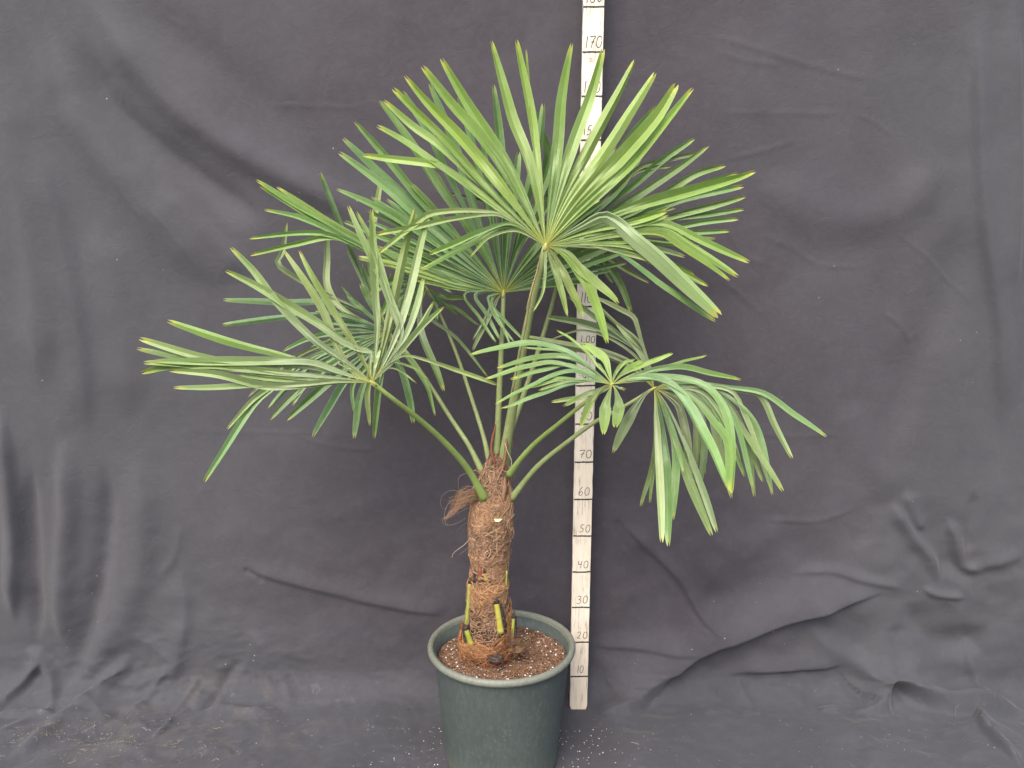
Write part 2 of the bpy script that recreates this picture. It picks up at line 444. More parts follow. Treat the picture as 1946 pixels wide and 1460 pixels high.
# fold: points in the photo, height, width on the left-hand side of travel, width on the right-hand side (metres)
FOLDS = [
    # soft diagonals, upper left
    ([(170, -20), (230, 80), (320, 190), (430, 275), (560, 345), (700, 420)], 0.016, 0.045, 0.040),
    ([(60, 40), (130, 190), (230, 330), (350, 470), (440, 560)], 0.013, 0.05, 0.05),
    ([(150, 60), (200, 180), (280, 260), (400, 350), (520, 430)], -0.011, 0.03, 0.05),
    ([(250, -20), (330, 60), (420, 130), (520, 210), (620, 270)], -0.006, 0.05, 0.05),
    ([(300, 350), (390, 440), (480, 530)], 0.008, 0.02, 0.05),
    ([(-40, 100), (30, 300), (70, 520), (80, 760)], 0.012, 0.05, 0.04),
    ([(60, 260), (110, 420), (150, 640), (160, 840)], 0.009, 0.03, 0.05),
    ([(180, 420), (230, 620), (250, 800)], 0.008, 0.05, 0.05),
    ([(40, -60), (90, 60), (130, 240)], -0.006, 0.04, 0.03),
    # hanging folds, lower left
    ([(0, 760), (18, 900), (28, 1050), (20, 1200)], 0.016, 0.020, 0.030),
    ([(120, 820), (128, 960), (118, 1100), (120, 1240)], 0.016, 0.035, 0.028),
    ([(195, 860), (205, 960), (190, 1100), (160, 1230), (90, 1335)], -0.012, 0.025, 0.03),
    ([(60, 880), (62, 1000), (70, 1150), (66, 1230)], -0.012, 0.02, 0.025),
    ([(260, 840), (270, 1000), (240, 1150), (150, 1290)], 0.010, 0.04, 0.05),
    # gathered foot, left
    ([(40, 1240), (85, 1260), (120, 1330)], 0.014, 0.016, 0.022),
    ([(-20, 1330), (40, 1290), (80, 1250)], 0.016, 0.02, 0.012),
    ([(0, 1345), (60, 1320), (140, 1315), (170, 1290)], 0.010, 0.018, 0.008),
    ([(20, 1450), (90, 1390), (170, 1320), (230, 1270), (260, 1240)], 0.016, 0.024, 0.030),
    ([(150, 1330), (210, 1285), (250, 1262)], 0.008, 0.01, 0.01),
    ([(250, 1340), (290, 1300), (325, 1255)], 0.010, 0.008, 0.012),
    ([(330, 1350), (365, 1310), (378, 1280)], 0.009, 0.008, 0.010),
    ([(410, 1312), (435, 1285), (465, 1255)], -0.012, 0.012, 0.014),
    ([(400, 1330), (440, 1300), (500, 1292), (560, 1318)], 0.009, 0.016, 0.022),
    ([(470, 1190), (520, 1260), (570, 1325)], 0.008, 0.02, 0.030),
    ([(340, 1080), (350, 1180), (310, 1320)], 0.007, 0.02, 0.05),
    ([(180, 1390), (260, 1370), (340, 1350)], 0.008, 0.006, 0.012),
    ([(230, 1385), (300, 1378), (360, 1345), (380, 1300)], 0.008, 0.007, 0.009),
    ([(290, 1410), (330, 1365)], 0.007, 0.006, 0.007),
    ([(-20, 1400), (60, 1360), (110, 1350)], 0.008, 0.012, 0.015),
    ([(420, 1320), (470, 1335), (520, 1345)], 0.006, 0.006, 0.012),
    ([(60, 1440), (180, 1420), (330, 1428), (480, 1410)], 0.006, 0.012, 0.015),
    ([(400, 1405), (440, 1420), (455, 1435)], -0.006, 0.006, 0.007),
    ([(300, 1100), (330, 1060), (345, 990)], 0.004, 0.01, 0.01),
    # long crease behind the pot
    ([(440, 1075), (560, 1105), (680, 1135), (790, 1158), (860, 1168)], 0.008, 0.03, 0.009),
    ([(460, 1080), (490, 1095), (500, 1110)], -0.006, 0.008, 0.008),
    ([(600, 1000), (700, 960), (840, 930)], 0.004, 0.03, 0.04),
    # creases, right of the stick
    ([(1175, 985), (1230, 1040), (1290, 1100), (1330, 1160), (1375, 1215)], 0.007, 0.020, 0.008),
    ([(1170, 985), (1180, 1020), (1190, 1050)], -0.005, 0.008, 0.008),
    ([(1165, 990), (1140, 1010), (1120, 1045)], 0.003, 0.008, 0.008),
    ([(1110, 1226), (1220, 1228), (1340, 1232)], 0.005, 0.03, 0.008),
    ([(1300, 1120), (1330, 1170), (1350, 1190)], 0.005, 0.006, 0.006),
    # the big diagonal fold
    ([(1100, 1345), (1180, 1302), (1300, 1250), (1400, 1205), (1500, 1170), (1600, 1140), (1690, 1120)], 0.032, 0.080, 0.011),
    ([(1500, 1090), (1570, 1080), (1640, 1100), (1715, 1116)], 0.008, 0.012, 0.010),
    ([(1690, 950), (1735, 1020), (1770, 1060), (1780, 1108)], 0.014, 0.012, 0.022),
    ([(1720, 930), (1735, 980), (1760, 1010)], 0.008, 0.02, 0.014),
    ([(1800, 980), (1815, 1030), (1830, 1075), (1870, 1085)], 0.012, 0.018, 0.014),
    ([(1850, 930), (1840, 1010), (1835, 1060)], -0.009, 0.012, 0.012),
    ([(1750, 1112), (1775, 1128), (1835, 1135)], 0.010, 0.010, 0.008),
    ([(1830, 1080), (1880, 1070), (1946, 1050)], 0.007, 0.02, 0.015),
    ([(1720, 1140), (1760, 1210), (1830, 1225), (1870, 1180)], -0.012, 0.04, 0.03),
    ([(1380, 1280), (1440, 1272), (1530, 1265), (1605, 1256)], 0.014, 0.035, 0.008),
    ([(1530, 1185), (1590, 1235), (1640, 1262), (1680, 1290)], 0.014, 0.024, 0.030),
    ([(1575, 1306), (1640, 1303), (1685, 1285), (1750, 1292), (1815, 1288), (1838, 1304), (1892, 1294), (1960, 1345)], 0.042, 0.070, 0.010),
    ([(1690, 1278), (1700, 1230), (1700, 1180)], -0.006, 0.02, 0.03),
    ([(1840, 1300), (1838, 1250), (1850, 1215)], 0.007, 0.012, 0.02),
    ([(1550, 1290), (1560, 1340), (1565, 1360)], 0.008, 0.008, 0.02),
    ([(1440, 1345), (1420, 1310), (1400, 1285)], 0.006, 0.012, 0.01),
    ([(1310, 1300), (1322, 1345)], 0.006, 0.012, 0.01),
    ([(1320, 1322), (1350, 1318), (1370, 1300)], 0.006, 0.010, 0.010),
    ([(1400, 1345), (1430, 1330), (1450, 1350)], 0.006, 0.008, 0.008),
    ([(1600, 1400), (1680, 1372), (1730, 1345)], 0.006, 0.015, 0.010),
    ([(1150, 1360), (1280, 1370), (1420, 1362)], 0.004, 0.03, 0.02),
    ([(1850, 1350), (1868, 1390), (1905, 1430), (1950, 1465)], 0.022, 0.020, 0.008),
    ([(1880, 1400), (1920, 1430), (1946, 1440)], 0.008, 0.006, 0.006),
    ([(1780, 1400), (1850, 1380), (1946, 1400)], 0.006, 0.015, 0.015),
    # quiet relief, upper right
    ([(1862, -20), (1858, 200), (1868, 420), (1900, 640), (1900, 860)], 0.014, 0.04, 0.020),
    ([(1925, -20), (1932, 300), (1925, 600)], 0.010, 0.015, 0.04),
    ([(1440, 320), (1520, 400), (1620, 425), (1720, 390), (1800, 300)], 0.008, 0.06, 0.05),
    ([(1620, 60), (1740, 110), (1840, 90)], -0.003, 0.05, 0.04),
    ([(1840, 400), (1800, 560), (1730, 700), (1690, 860)], -0.008, 0.05, 0.06),
    ([(1600, 480), (1500, 620), (1380, 760)], 0.004, 0.07, 0.07),
    ([(1590, 760), (1640, 860), (1690, 960)], 0.006, 0.05, 0.05),
    ([(1500, 1000), (1420, 1060), (1330, 1130)], 0.006, 0.06, 0.05),
    ([(1306, 380), (1310, 600), (1306, 800), (1280, 960)], -0.004, 0.010, 0.03),
    # thin pressed creases
    ([(1330, 60), (1440, 95), (1560, 130), (1690, 160)], 0.0022, 0.006, 0.006),
    ([(1350, 95), (1430, 120), (1500, 125)], 0.002, 0.005, 0.005),
    ([(1340, 214), (1480, 216), (1625, 215)], 0.0020, 0.004, 0.004),
    ([(1625, 215), (1665, 235), (1700, 262)], 0.0022, 0.004, 0.005),
    ([(1370, 305), (1440, 290), (1530, 262)], 0.0022, 0.005, 0.005),
    ([(1680, 430), (1750, 480), (1810, 540), (1860, 585)], 0.0022, 0.005, 0.005),
    ([(1670, 590), (1710, 620), (1738, 662)], 0.003, 0.006, 0.005),
    ([(1360, 520), (1430, 580), (1470, 620)], 0.0025, 0.006, 0.006),
    ([(1375, 380), (1384, 440), (1420, 490), (1480, 507)], 0.0025, 0.005, 0.005),
    ([(1430, 440), (1500, 470), (1560, 505), (1660, 505)], 0.002, 0.005, 0.005),
    ([(490, 200), (600, 202), (700, 208)], 0.0018, 0.004, 0.004),
    ([(300, 20), (340, 46), (362, 50)], 0.002, 0.005, 0.005),
    ([(215, 320), (240, 370), (280, 420)], 0.0025, 0.004, 0.006),
    ([(270, 380), (320, 430), (370, 500)], 0.0025, 0.004, 0.006),
    ([(560, 830), (640, 850), (720, 856)], 0.002, 0.005, 0.005),
    ([(350, 820), (500, 822), (640, 825)], 0.0015, 0.004, 0.004),
    ([(1390, 820), (1500, 830), (1620, 822)], 0.0018, 0.004, 0.004),
    ([(1430, 985), (1540, 990), (1640, 960)], 0.003, 0.006, 0.006),
]


def fold_field(U, S, pts, A, wl, wr):
    ps = []
    for i in range(len(pts)):
        ps.append(px_to_us(*pts[i]))
    P = np.array(ps)
    # smooth the polyline
    Q = []
    for i in range(len(P) - 1):
        p0 = P[max(i - 1, 0)]; p1 = P[i]; p2 = P[i + 1]; p3 = P[min(i + 2, len(P) - 1)]
        for t in np.linspace(0, 1, 5)[:-1]:
            Q.append(0.5 * ((2 * p1) + (-p0 + p2) * t + (2 * p0 - 5 * p1 + 4 * p2 - p3) * t * t + (-p0 + 3 * p1 - 3 * p2 + p3) * t ** 3))
    Q.append(P[-1]); Q = np.array(Q)
    L = np.concatenate([[0], np.cumsum(np.linalg.norm(np.diff(Q, axis=0), axis=1))]); tot = L[-1]
    W = 3.0 * max(wl, wr)
    m = (U > Q[:, 0].min() - W) & (U < Q[:, 0].max() + W) & (S > Q[:, 1].min() - W) & (S < Q[:, 1].max() + W)
    idx = np.nonzero(m)
    u, s = U[idx], S[idx]
    best = np.full(u.shape, 1e9); sg = np.zeros(u.shape); tt = np.zeros(u.shape)
    for i in range(len(Q) - 1):
        a, b = Q[i], Q[i + 1]; d = b - a; l2 = d @ d + 1e-12
        t = np.clip(((u - a[0]) * d[0] + (s - a[1]) * d[1]) / l2, 0, 1)
        ex, ey = u - (a[0] + t * d[0]), s - (a[1] + t * d[1])
        ds = np.hypot(ex, ey)
        k = ds < best
        best = np.where(k, ds, best)
        sg = np.where(k, d[0] * ey - d[1] * ex, sg)
        tt = np.where(k, (L[i] + t * math.sqrt(l2)) / tot, tt)
    taper = np.clip(np.minimum(tt, 1 - tt) / 0.22, 0, 1)
    taper = taper * taper * (3 - 2 * taper)
    wl2 = wl * (0.6 + 0.4 * taper); wr2 = wr * (0.6 + 0.4 * taper)
    h = np.where(sg > 0, np.exp(-(best / wl2) ** 2), np.exp(-(best / wr2) ** 2))
    out = np.zeros(U.shape)
    out[idx] = A * h * (0.15 * np.exp(-(best / (wl + wr)) ** 2) * 0 + taper)
    return out


def cloth_axis(segs):
    a = []
    for lo, hi, st in segs:
        a.append(np.arange(lo, hi - 1e-6, st))
    a.append(np.array([segs[-1][1]]))
    return np.concatenate(a)


us = cloth_axis([(-4.0, -1.4, 0.03), (-1.4, 1.4, 0.0046), (1.4, 4.0, 0.03)])
ss = cloth_axis([(-4.0, -0.9, 0.03), (-0.9, 0.42, 0.0042), (0.42, 1.95, 0.0058), (1.95, 2.6, 0.03)])
U, S = np.meshgrid(us, ss)
H = 0.010 * vnoise(U * 2.2 + 3, S * 1.3 + 9, 1) + 0.006 * vnoise(U * 5 + 1, S * 3.2, 2)
floorw = 1 / (1 + np.exp((S - 0.02) * 30))
H += floorw * (0.016 * vnoise(U * 6 + .5 * S, S * 8, 3) + 0.008 * vnoise(U * 14, S * 20, 4) + 0.004 * np.abs(vnoise(U * 30 + S * 9, S * 42, 5)))
lc = np.exp(-((U + 0.95) / 0.38) ** 2) * np.exp(-((S + 0.12) / 0.20) ** 2)
H += lc * (0.022 * (0.25 - np.abs(vnoise(U * 9 + S * 10, S * 16 - U * 6, 21))) + 0.010 * (0.25 - np.abs(vnoise(U * 22 + S * 20, S * 34 - U * 12, 22))))
H += floorw * 0.006 * (0.2 - np.abs(vnoise(U * 10 - S * 6, S * 22 + U * 5, 23)))
H += (1 - floorw) * 0.0012 * vnoise(U * 26, S * 14, 6)
low = np.exp(-(np.maximum(0, S - 0.25) / 0.22) ** 2)
rt_ = 1 / (1 + np.exp(-(U - 0.45) * 9))
H += low * (0.45 + rt_) * (0.016 * vnoise(U * 7 + S * 5, S * 8 - U * 3, 11) + 0.007 * vnoise(U * 17 - S * 8, S * 19 + U * 6, 12) + 0.0045 * (0.25 - np.abs(vnoise(U * 11 + S * 12, S * 9 - U * 7, 13))))
H += 0.0022 * (0.2 - np.abs(vnoise(U * 5 + S * 3, S * 6 - U * 2, 14))) + 0.0015 * vnoise(U * 30, S * 34, 15) * (low + .3)
for pts_, A_, wl_, wr_ in FOLDS:
    H += fold_field(U, S, pts_, A_ * (0.65 if abs(A_) < 0.0045 else 1.0 if max(wl_, wr_) <= 0.016 else 1.45), wl_ * (1.0 if max(wl_, wr_) > 0.016 else 1.35), wr_)
# where the pot and the stick stand the cloth lies flat
PX, PY = -0.025, -0.195
Yb, Zb, nY, nZ = cloth_base(S)
flat = np.exp(-(np.maximum(0, np.hypot(U - PX, Yb - PY) - 0.15) / 0.05) ** 2) * (Zb < 0.02)
H = H * (1 - flat) + 0.0 * flat
flat2 = np.exp(-(np.maximum(0, np.abs(U - 0.185) - 0.035) / 0.03) ** 2)
H = H * (1 - flat2 * 0.9)
Hmax = np.where((np.abs(U - 0.19) < 0.09), 0.035, 1.0)
H = np.minimum(H, Hmax)
X3 = U; Y3 = Yb + nY * H; Z3 = Zb + nZ * H
Z3 = np.maximum(Z3, -0.012)
nu, ns = len(us), len(ss)
co = np.stack([X3, Y3, Z3], -1).reshape(-1, 3).astype(np.float32)
ii, jj = np.meshgrid(np.arange(ns - 1), np.arange(nu - 1), indexing='ij')
a_ = (ii * nu + jj).ravel()
quads = np.stack([a_, a_ + 1, a_ + nu + 1, a_ + nu], -1).astype(np.int32)
me = bpy.data.meshes.new('backdrop')
me.vertices.add(len(co)); me.vertices.foreach_set('co', co.ravel())
me.loops.add(quads.size); me.loops.foreach_set('vertex_index', quads.ravel())
me.polygons.add(len(quads)); me.polygons.foreach_set('loop_start', np.arange(0, quads.size, 4, dtype=np.int32))
me.update(calc_edges=True)
me.polygons.foreach_set('use_smooth', [True] * len(quads))
me.materials.append(M_CLOTH)
backdrop = bpy.data.objects.new('backdrop', me)
scene.collection.objects.link(backdrop)
tag(backdrop, 'dark grey creased cloth hanging as a backdrop and spreading over the ground', 'backdrop', kind='structure')


def cloth_z(x, y):
    """height of the cloth on the floor part"""
    s = -ARC - max(0.0, (WALL_Y - RAD) - y)
    i = min(max(int(np.searchsorted(ss, s)), 1), ns - 1); j = min(max(int(np.searchsorted(us, x)), 1), nu - 1)
    return float(max(Z3[i, j], Z3[i - 1, j], Z3[i, j - 1]))


# ------------------------------------------------------------------ curve tools
def catmull(pts, n, alpha_sharp=None):
    P = [Vector(p) for p in pts]
    dense = []
    for i in range(len(P) - 1):
        p0 = P[i - 1] if i > 0 else P[0] * 2 - P[1]
        p1, p2 = P[i], P[i + 1]
        p3 = P[i + 2] if i + 2 < len(P) else P[-1] * 2 - P[-2]
        k = 8
        l1, l0, l2 = (p2 - p1).length, (p1 - p0).length, (p3 - p2).length
        m1 = (p2 - p0) * (l1 / (l0 + l1 + 1e-9)); m2 = (p3 - p1) * (l1 / (l1 + l2 + 1e-9))
        for q in range(k):
            t = q / k
            dense.append((2 * t ** 3 - 3 * t ** 2 + 1) * p1 + (t ** 3 - 2 * t ** 2 + t) * m1 + (-2 * t ** 3 + 3 * t ** 2) * p2 + (t ** 3 - t ** 2) * m2)
    dense.append(P[-1])
    L = [0]
    for i in range(1, len(dense)): L.append(L[-1] + (dense[i] - dense[i - 1]).length)
    out = []
    j = 0
    for q in range(n):
        d = L[-1] * q / (n - 1)
        while j < len(L) - 2 and L[j + 1] < d: j += 1
        t = (d - L[j]) / max(1e-9, L[j + 1] - L[j])
        out.append(dense[j].lerp(dense[j + 1], min(1, t)))
    return out, L[-1]


class Geo:
    def __init__(self):
        self.v = []; self.f = []; self.uv = []; self.c = []; self.a = []

    def tube(self, pts, radii, col, sides=4, flat=1.0, cap=True, ref=None):
        b0 = len(self.v); n = len(pts)
        prev = None
        for i, p in enumerate(pts):
            t = (pts[min(i + 1, n - 1)] - pts[max(i - 1, 0)])
            t = t.normalized() if t.length > 1e-9 else Vector((0, 0, 1))
            r0 = ref if ref is not None else (prev if prev is not None else (Vector((0, 0, 1)) if abs(t.z) < 0.9 else Vector((1, 0, 0))))
            x = t.cross(r0)
            if x.length < 1e-6: x = t.cross(Vector((1, 0.3, 0)))
            x.normalize(); y = x.cross(t).normalized(); prev = y
            r = radii[i] if hasattr(radii, '__len__') else radii
            for k in range(sides):
                a = 2 * math.pi * k / sides
                self.v.append(p + x * (math.cos(a) * r) + y * (math.sin(a) * r * flat))
                self.uv.append((k / sides, i / (n - 1)))
                self.c.append(col[i] if isinstance(col, list) else col)
        for i in range(n - 1):
            for k in range(sides):
                a = b0 + i * sides + k; b = b0 + i * sides + (k + 1) % sides
                self.f.append((a, b, b + sides, a + sides))
        if cap:
            self.f.append(tuple(b0 + k for k in range(sides - 1, -1, -1)))
            self.f.append(tuple(b0 + (n - 1) * sides + k for k in range(sides)))

    def build(self, name, mat, parent=None, smooth=True):
        return mesh_obj(name, self.v, self.f, mat, parent, smooth, self.uv if self.uv else None, self.c if self.c else None)


# ------------------------------------------------------------------ pot
ZR, RR = 0.306, 0.178
pot = empty('plant_pot', (PX, PY, 0.0))
tag(pot, 'round dark green plastic plant pot holding the palm', 'plant pot')


def lathe(prof, n=128, wob=0.0):
    v, f = [], []
    for k in range(n):
        a = 2 * math.pi * k / n
        for r, z in prof:
            rr = r * (1 + wob * math.sin(2 * a + 1) + wob * 0.5 * math.sin(5 * a))
            v.append(Vector((rr * math.cos(a), rr * math.sin(a), z)))
    m = len(prof)
    for k in range(n):
        for i in range(m - 1):
            a = k * m + i; b = ((k + 1) % n) * m + i
            f.append((a, b, b + 1, a + 1))
    return v, f


rb, rt = 0.136, 0.163
prof = [(0.001, 0.006), (rb - 0.012, 0.006), (rb - 0.004, 0.001), (rb, 0.003), (rb + 0.0015, 0.012)]
for t in np.linspace(0.06, 1, 14):
    prof.append((rb + (rt - rb) * t, 0.012 + (ZR - 0.026 - 0.012) * t))
prof += [(rt + 0.001, ZR - 0.016), (rt - 0.004, ZR - 0.010), (rt - 0.006, ZR - 0.05), (rb - 0.002, 0.03), (0.001, 0.03)]
v, f = lathe(prof, 128, 0.003)
mesh_obj('pot_body', v, f, M_POT, pot)
# rolled rim
pr = []
for k in range(13):
    a = math.pi * (-0.55 + 1.5 * k / 12)
    pr.append((RR - 0.0075 + 0.0078 * math.cos(a), ZR - 0.0085 + 0.0088 * math.sin(a)))
pr = [(rt - 0.001, ZR - 0.022), (rt + 0.003, ZR - 0.018)] + pr + [(rt - 0.004, ZR - 0.022), (rt - 0.0055, ZR - 0.05)]
v, f = lathe(pr, 160, 0.003)
mesh_obj('pot_rim', v, f, M_RIM, pot)
# two faint moulded digits on the pot's front
DIG = {
    '0': [[(.5, 1), (.2, .85), (.08, .5), (.2, .12), (.5, 0), (.8, .14), (.92, .5), (.82, .87), (.5, 1), (.38, .96)]],
    '1': [[(.45, 1), (.42, .5), (.40, 0)]],
    '2': [[(.1, .78), (.3, .98), (.62, .97), (.75, .75), (.6, .45), (.15, .03), (.3, .06), (.9, .02)]],
    '3': [[(.15, .93), (.5, 1.0), (.82, .86), (.6, .6), (.38, .53), (.7, .48), (.86, .25), (.6, .03), (.25, 0), (.05, .1)]],
    '4': [[(.15, 1), (.12, .55), (.25, .5), (.78, .58)], [(.82, 1), (.72, .4), (.66, -.05)]],
    '5': [[(.9, 1), (.35, .97), (.25, .55), (.6, .56), (.78, .35), (.6, .08), (.2, 0), (.02, .06)]],
    '6': [[(.72, 1.08), (.38, .8), (.15, .35), (.25, .05), (.55, 0), (.85, .2), (.75, .45), (.45, .45), (.2, .25)]],
    '7': [[(.05, .95), (.5, .98), (.95, 1.0), (.62, .55), (.42, 0)], [(.25, .48), (.85, .54)]],
    '8': [[(.62, .5), (.25, .72), (.35, .98), (.7, .98), (.8, .75), (.5, .5), (.15, .22), (.3, 0), (.7, .02), (.85, .25), (.62, .5)]],
    '9': [[(.85, .7), (.6, .5), (.25, .6), (.2, .85), (.55, 1.0), (.85, .85), (.8, .5), (.65, 0)]],
    '.': [[(.4, .02), (.5, .04), (.6, .0)]],
}


def strokes(text, w, h, adv):
    out = []
    x = 0
    for ch in text:
        cw = w * (0.45 if ch in '1.' else 1.0)
        for st in DIG[ch]:
            out.append([(x + p[0] * cw, p[1] * h) for p in st])
        x += adv * (0.5 if ch in '1.' else 1.0)
    return out, x


def ribbon(g, pts2, place, wd):
    pts, _ = catmull([Vector((p[0], 0, p[1])) for p in pts2], max(6, 5 * len(pts2)))
    b0 = len(g.v); n = len(pts)
    for i, p in enumerate(pts):
        t = (pts[min(i + 1, n - 1)] - pts[max(i - 1, 0)]).normalized()
        nn = Vector((-t.z, 0, t.x))
        ww = wd * (0.8 + 0.35 * noise.noise(p * 90 + Vector((3, 1, 7))))
        g.v.append(place(p + nn * ww)); g.v.append(place(p - nn * ww))
    for i in range(n - 1):
        a = b0 + 2 * i
        g.f.append((a, a + 1, a + 3, a + 2))


g = Geo(); g2 = Geo()
st, wd_ = strokes('32', 0.011, 0.017, 0.0135)
for s_ in st:
    def plc(p):
        x = p.x - 0.010 + 0.012; z = p.z + 0.158
        r = rb + (rt - rb) * (z / 0.28) + 0.0012
        return Vector((x, -math.sqrt(r * r - x * x), z))
    ribbon(g, s_, plc, 0.0006)
M_MOULD = simple_mat('moulded_mark', (0.10, 0.13, 0.125), (0.15, 0.18, 0.18), 80, 0.6)
mesh_obj('moulded_mark', g.v, g.f, M_MOULD, pot)

# ------------------------------------------------------------------ soil
ZS = 0.272


def soil_z(x, y):
    d = math.hypot(x, y)
    z = ZS - 0.006 * math.exp(-((d - 0.15) / 0.02) ** 2)
    z += 0.010 * noise.noise(Vector((x * 14, y * 14, 2.0))) + 0.005 * noise.noise(Vector((x * 45, y * 45, 5.0))) + 0.0025 * noise.noise(Vector((x * 130, y * 130, 1.0)))
    z += 0.008 * math.exp(-((x - 0.06) ** 2 + (y - 0.05) ** 2) / 0.003)
    return z


v, f = [], []
NR, NA = 70, 200
for i in range(NR + 1):
    r = 0.1555 * (i / NR)
    for k in range(NA):
        a = 2 * math.pi * k / NA
        x, y = r * math.cos(a), r * math.sin(a)
        v.append(Vector((x, y, soil_z(x, y))))
for i in range(NR):
    for k in range(NA):
        a = i * NA + k; b = i * NA + (k + 1) % NA
        f.append((a, a + NA, b + NA, b))
soil = mesh_obj('potting_soil', v, f, M_SOIL)
soil.location = (PX, PY, 0)
tag(soil, 'brown crumbly potting soil filling the green pot', 'soil', kind='stuff')


def crumb(g, c, r, col, squash=1.0):
    """a small irregular grain (octahedron like, 6 vertices jittered)"""
    b0 = len(g.v)
    dirs = [(1, 0, 0), (-1, 0, 0), (0, 1, 0), (0, -1, 0), (0, 0, 1), (0, 0, -1)]
    R = random.uniform(0, 6.28); cr, sr = math.cos(R), math.sin(R)
    for d in dirs:
        k = r * random.uniform(0.6, 1.3)
        x, y, z = d[0] * k + random.uniform(-.3, .3) * r, d[1] * k * squash + random.uniform(-.3, .3) * r, d[2] * k * 0.8
        g.v.append(Vector((c[0] + x * cr - y * sr, c[1] + x * sr + y * cr, c[2] + z)))
        g.c.append(col); g.uv.append((0, 0))
    for t in [(0, 2, 4), (2, 1, 4), (1, 3, 4), (3, 0, 4), (2, 0, 5), (1, 2, 5), (3, 1, 5), (0, 3, 5)]:
        g.f.append(tuple(b0 + q for q in t))


g = Geo()
for _ in range(12000):
    r = 0.155 * math.sqrt(random.random()); a = random.uniform(0, 6.283)
    x, y = r * math.cos(a), r * math.sin(a)
    k = random.random()
    col = (0.11 + 0.21 * k, 0.065 + 0.135 * k, 0.042 + 0.095 * k)
    if random.random() < .2: col = (0.05, 0.028, 0.018)
    crumb(g, (x, y, soil_z(x, y) + 0.0005), random.choice([.0009, .0012, .0016, .0022]), col, random.choice([1, 1, .5]))
for _ in range(900):   # fibres and bark strips
    r = 0.15 * math.sqrt(random.random()); a = random.uniform(0, 6.283)
    x, y = r * math.cos(a), r * math.sin(a); d = random.uniform(0, 6.28); l = random.uniform(.004, .014)
    z = soil_z(x, y) + .001
    k = random.random()
    g.tube([Vector((x, y, z)), Vector((x + math.cos(d) * l * .5, y + math.sin(d) * l * .5, z + random.uniform(.001, .004))), Vector((x + math.cos(d + .4) * l, y + math.sin(d + .4) * l, z))],
           random.uniform(.0004, .001), (0.15 + .15 * k, 0.075 + .08 * k, 0.04 + .04 * k), 3)
sc_ = g.build('soil_crumbs', M_CRUMB, None, False)
sc_.location = (PX, PY, 0)
tag(sc_, 'loose brown peat crumbs and bark bits on top of the soil', 'soil crumbs', kind='stuff')
g = Geo()
for _ in range(620):
    r = 0.153 * math.sqrt(random.random()); a = random.uniform(0, 6.283)
    x, y = r * math.cos(a), r * math.sin(a)
    if math.hypot(x + .03, y) < 0.05: continue
    crumb(g, (x, y, soil_z(x, y) + 0.001), random.choice([.0008, .001, .0012, .0016, .0024]), (1, 1, 1))
pg = g.build('perlite_grains', M_PERL, None, False)
pg.location = (PX, PY, 0)
tag(pg, 'white perlite grains scattered through the brown soil in the pot', 'perlite', kind='stuff')

# ------------------------------------------------------------------ measuring stick
stick = empty('measuring_stick', (at(1100, 1350, 0).x, 0.0, 0.0))
tag(stick, 'tall white painted wooden measuring stick with handwritten heights behind the palm', 'measuring stick')
SL = Vector(stick.location)
# left and right edges read along its height
edges = [(1350, 1083, 1117), (1288, 1084, 1118), (1155, 1086.5, 1120), (1017, 1088.5, 1122.5), (878, 1091, 1126), (730, 1094, 1131), (508, 1099, 1136), (350, 1102, 1140), (268, 1103, 1141.5), (99, 1106.5, 1146.5), (12, 1108, 1149), (-60, 1110, 1151)]
zs, xl, xr = [], [], []
for py, a, b in edges:
    pa, pb = at(a, py, 0), at(b, py, 0)
    zs.append(pa.z); xl.append(pa.x); xr.append(pb.x)
zs, xl, xr = np.array(zs), np.array(xl), np.array(xr)
cL = np.polyfit(zs, xl, 1); cR = np.polyfit(zs, xr, 1)
TOPZ = 2.0


def sx_(z, t): return float((cL[0] * z + cL[1]) * (1 - t) + (cR[0] * z + cR[1]) * t)


v, f = [], []
nz, TKB = 160, 0.016
for i in range(nz + 1):
    z = TOPZ * i / nz
    jl = 0.0008 * noise.noise(Vector((0, 0, z * 30))); jr = 0.0008 * noise.noise(Vector((5, 0, z * 30)))
    rd = 0.004 if i in (0,) else 0
    l, r = sx_(z, 0) + jl + rd, sx_(z, 1) + jr - rd
    e = 0.0012
    for x, y in ((l + e, 0), (r - e, 0), (r, e), (r, TKB - e), (r - e, TKB), (l + e, TKB), (l, TKB - e), (l, e)):
        v.append(Vector((x, y, z)) - SL)
for i in range(nz):
    for k in range(8):
        a = i * 8 + k; b = i * 8 + (k + 1) % 8
        f.append((a, b, b + 8, a + 8))
f.append(tuple(range(7, -1, -1))); f.append(tuple(nz * 8 + k for k in range(8)))
mesh_obj('board', v, f, M_PAINT, stick, smooth=False)
for k in range(1, 20):
    z = k * 0.1
    g = Geo()
    n = 12
    for i in range(n + 1):
        t = 0.01 + 0.985 * i / n
        sag = 0.0012 * noise.noise(Vector((i * .35, k * 3.1, 0))) + 0.0008 * t
        hw = 0.0023 * (0.85 + 0.4 * noise.noise(Vector((i * .8, k, 4))))
        g.v += [Vector((sx_(z, t), -0.0006, z + sag + hw)) - SL, Vector((sx_(z, t), -0.0006, z + sag - hw)) - SL]
    for i in range(n):
        a = 2 * i
        g.f.append((a, a + 1, a + 3, a + 2))
    mesh_obj('graduation_line', g.v, g.f, M_INK, stick, smooth=False)
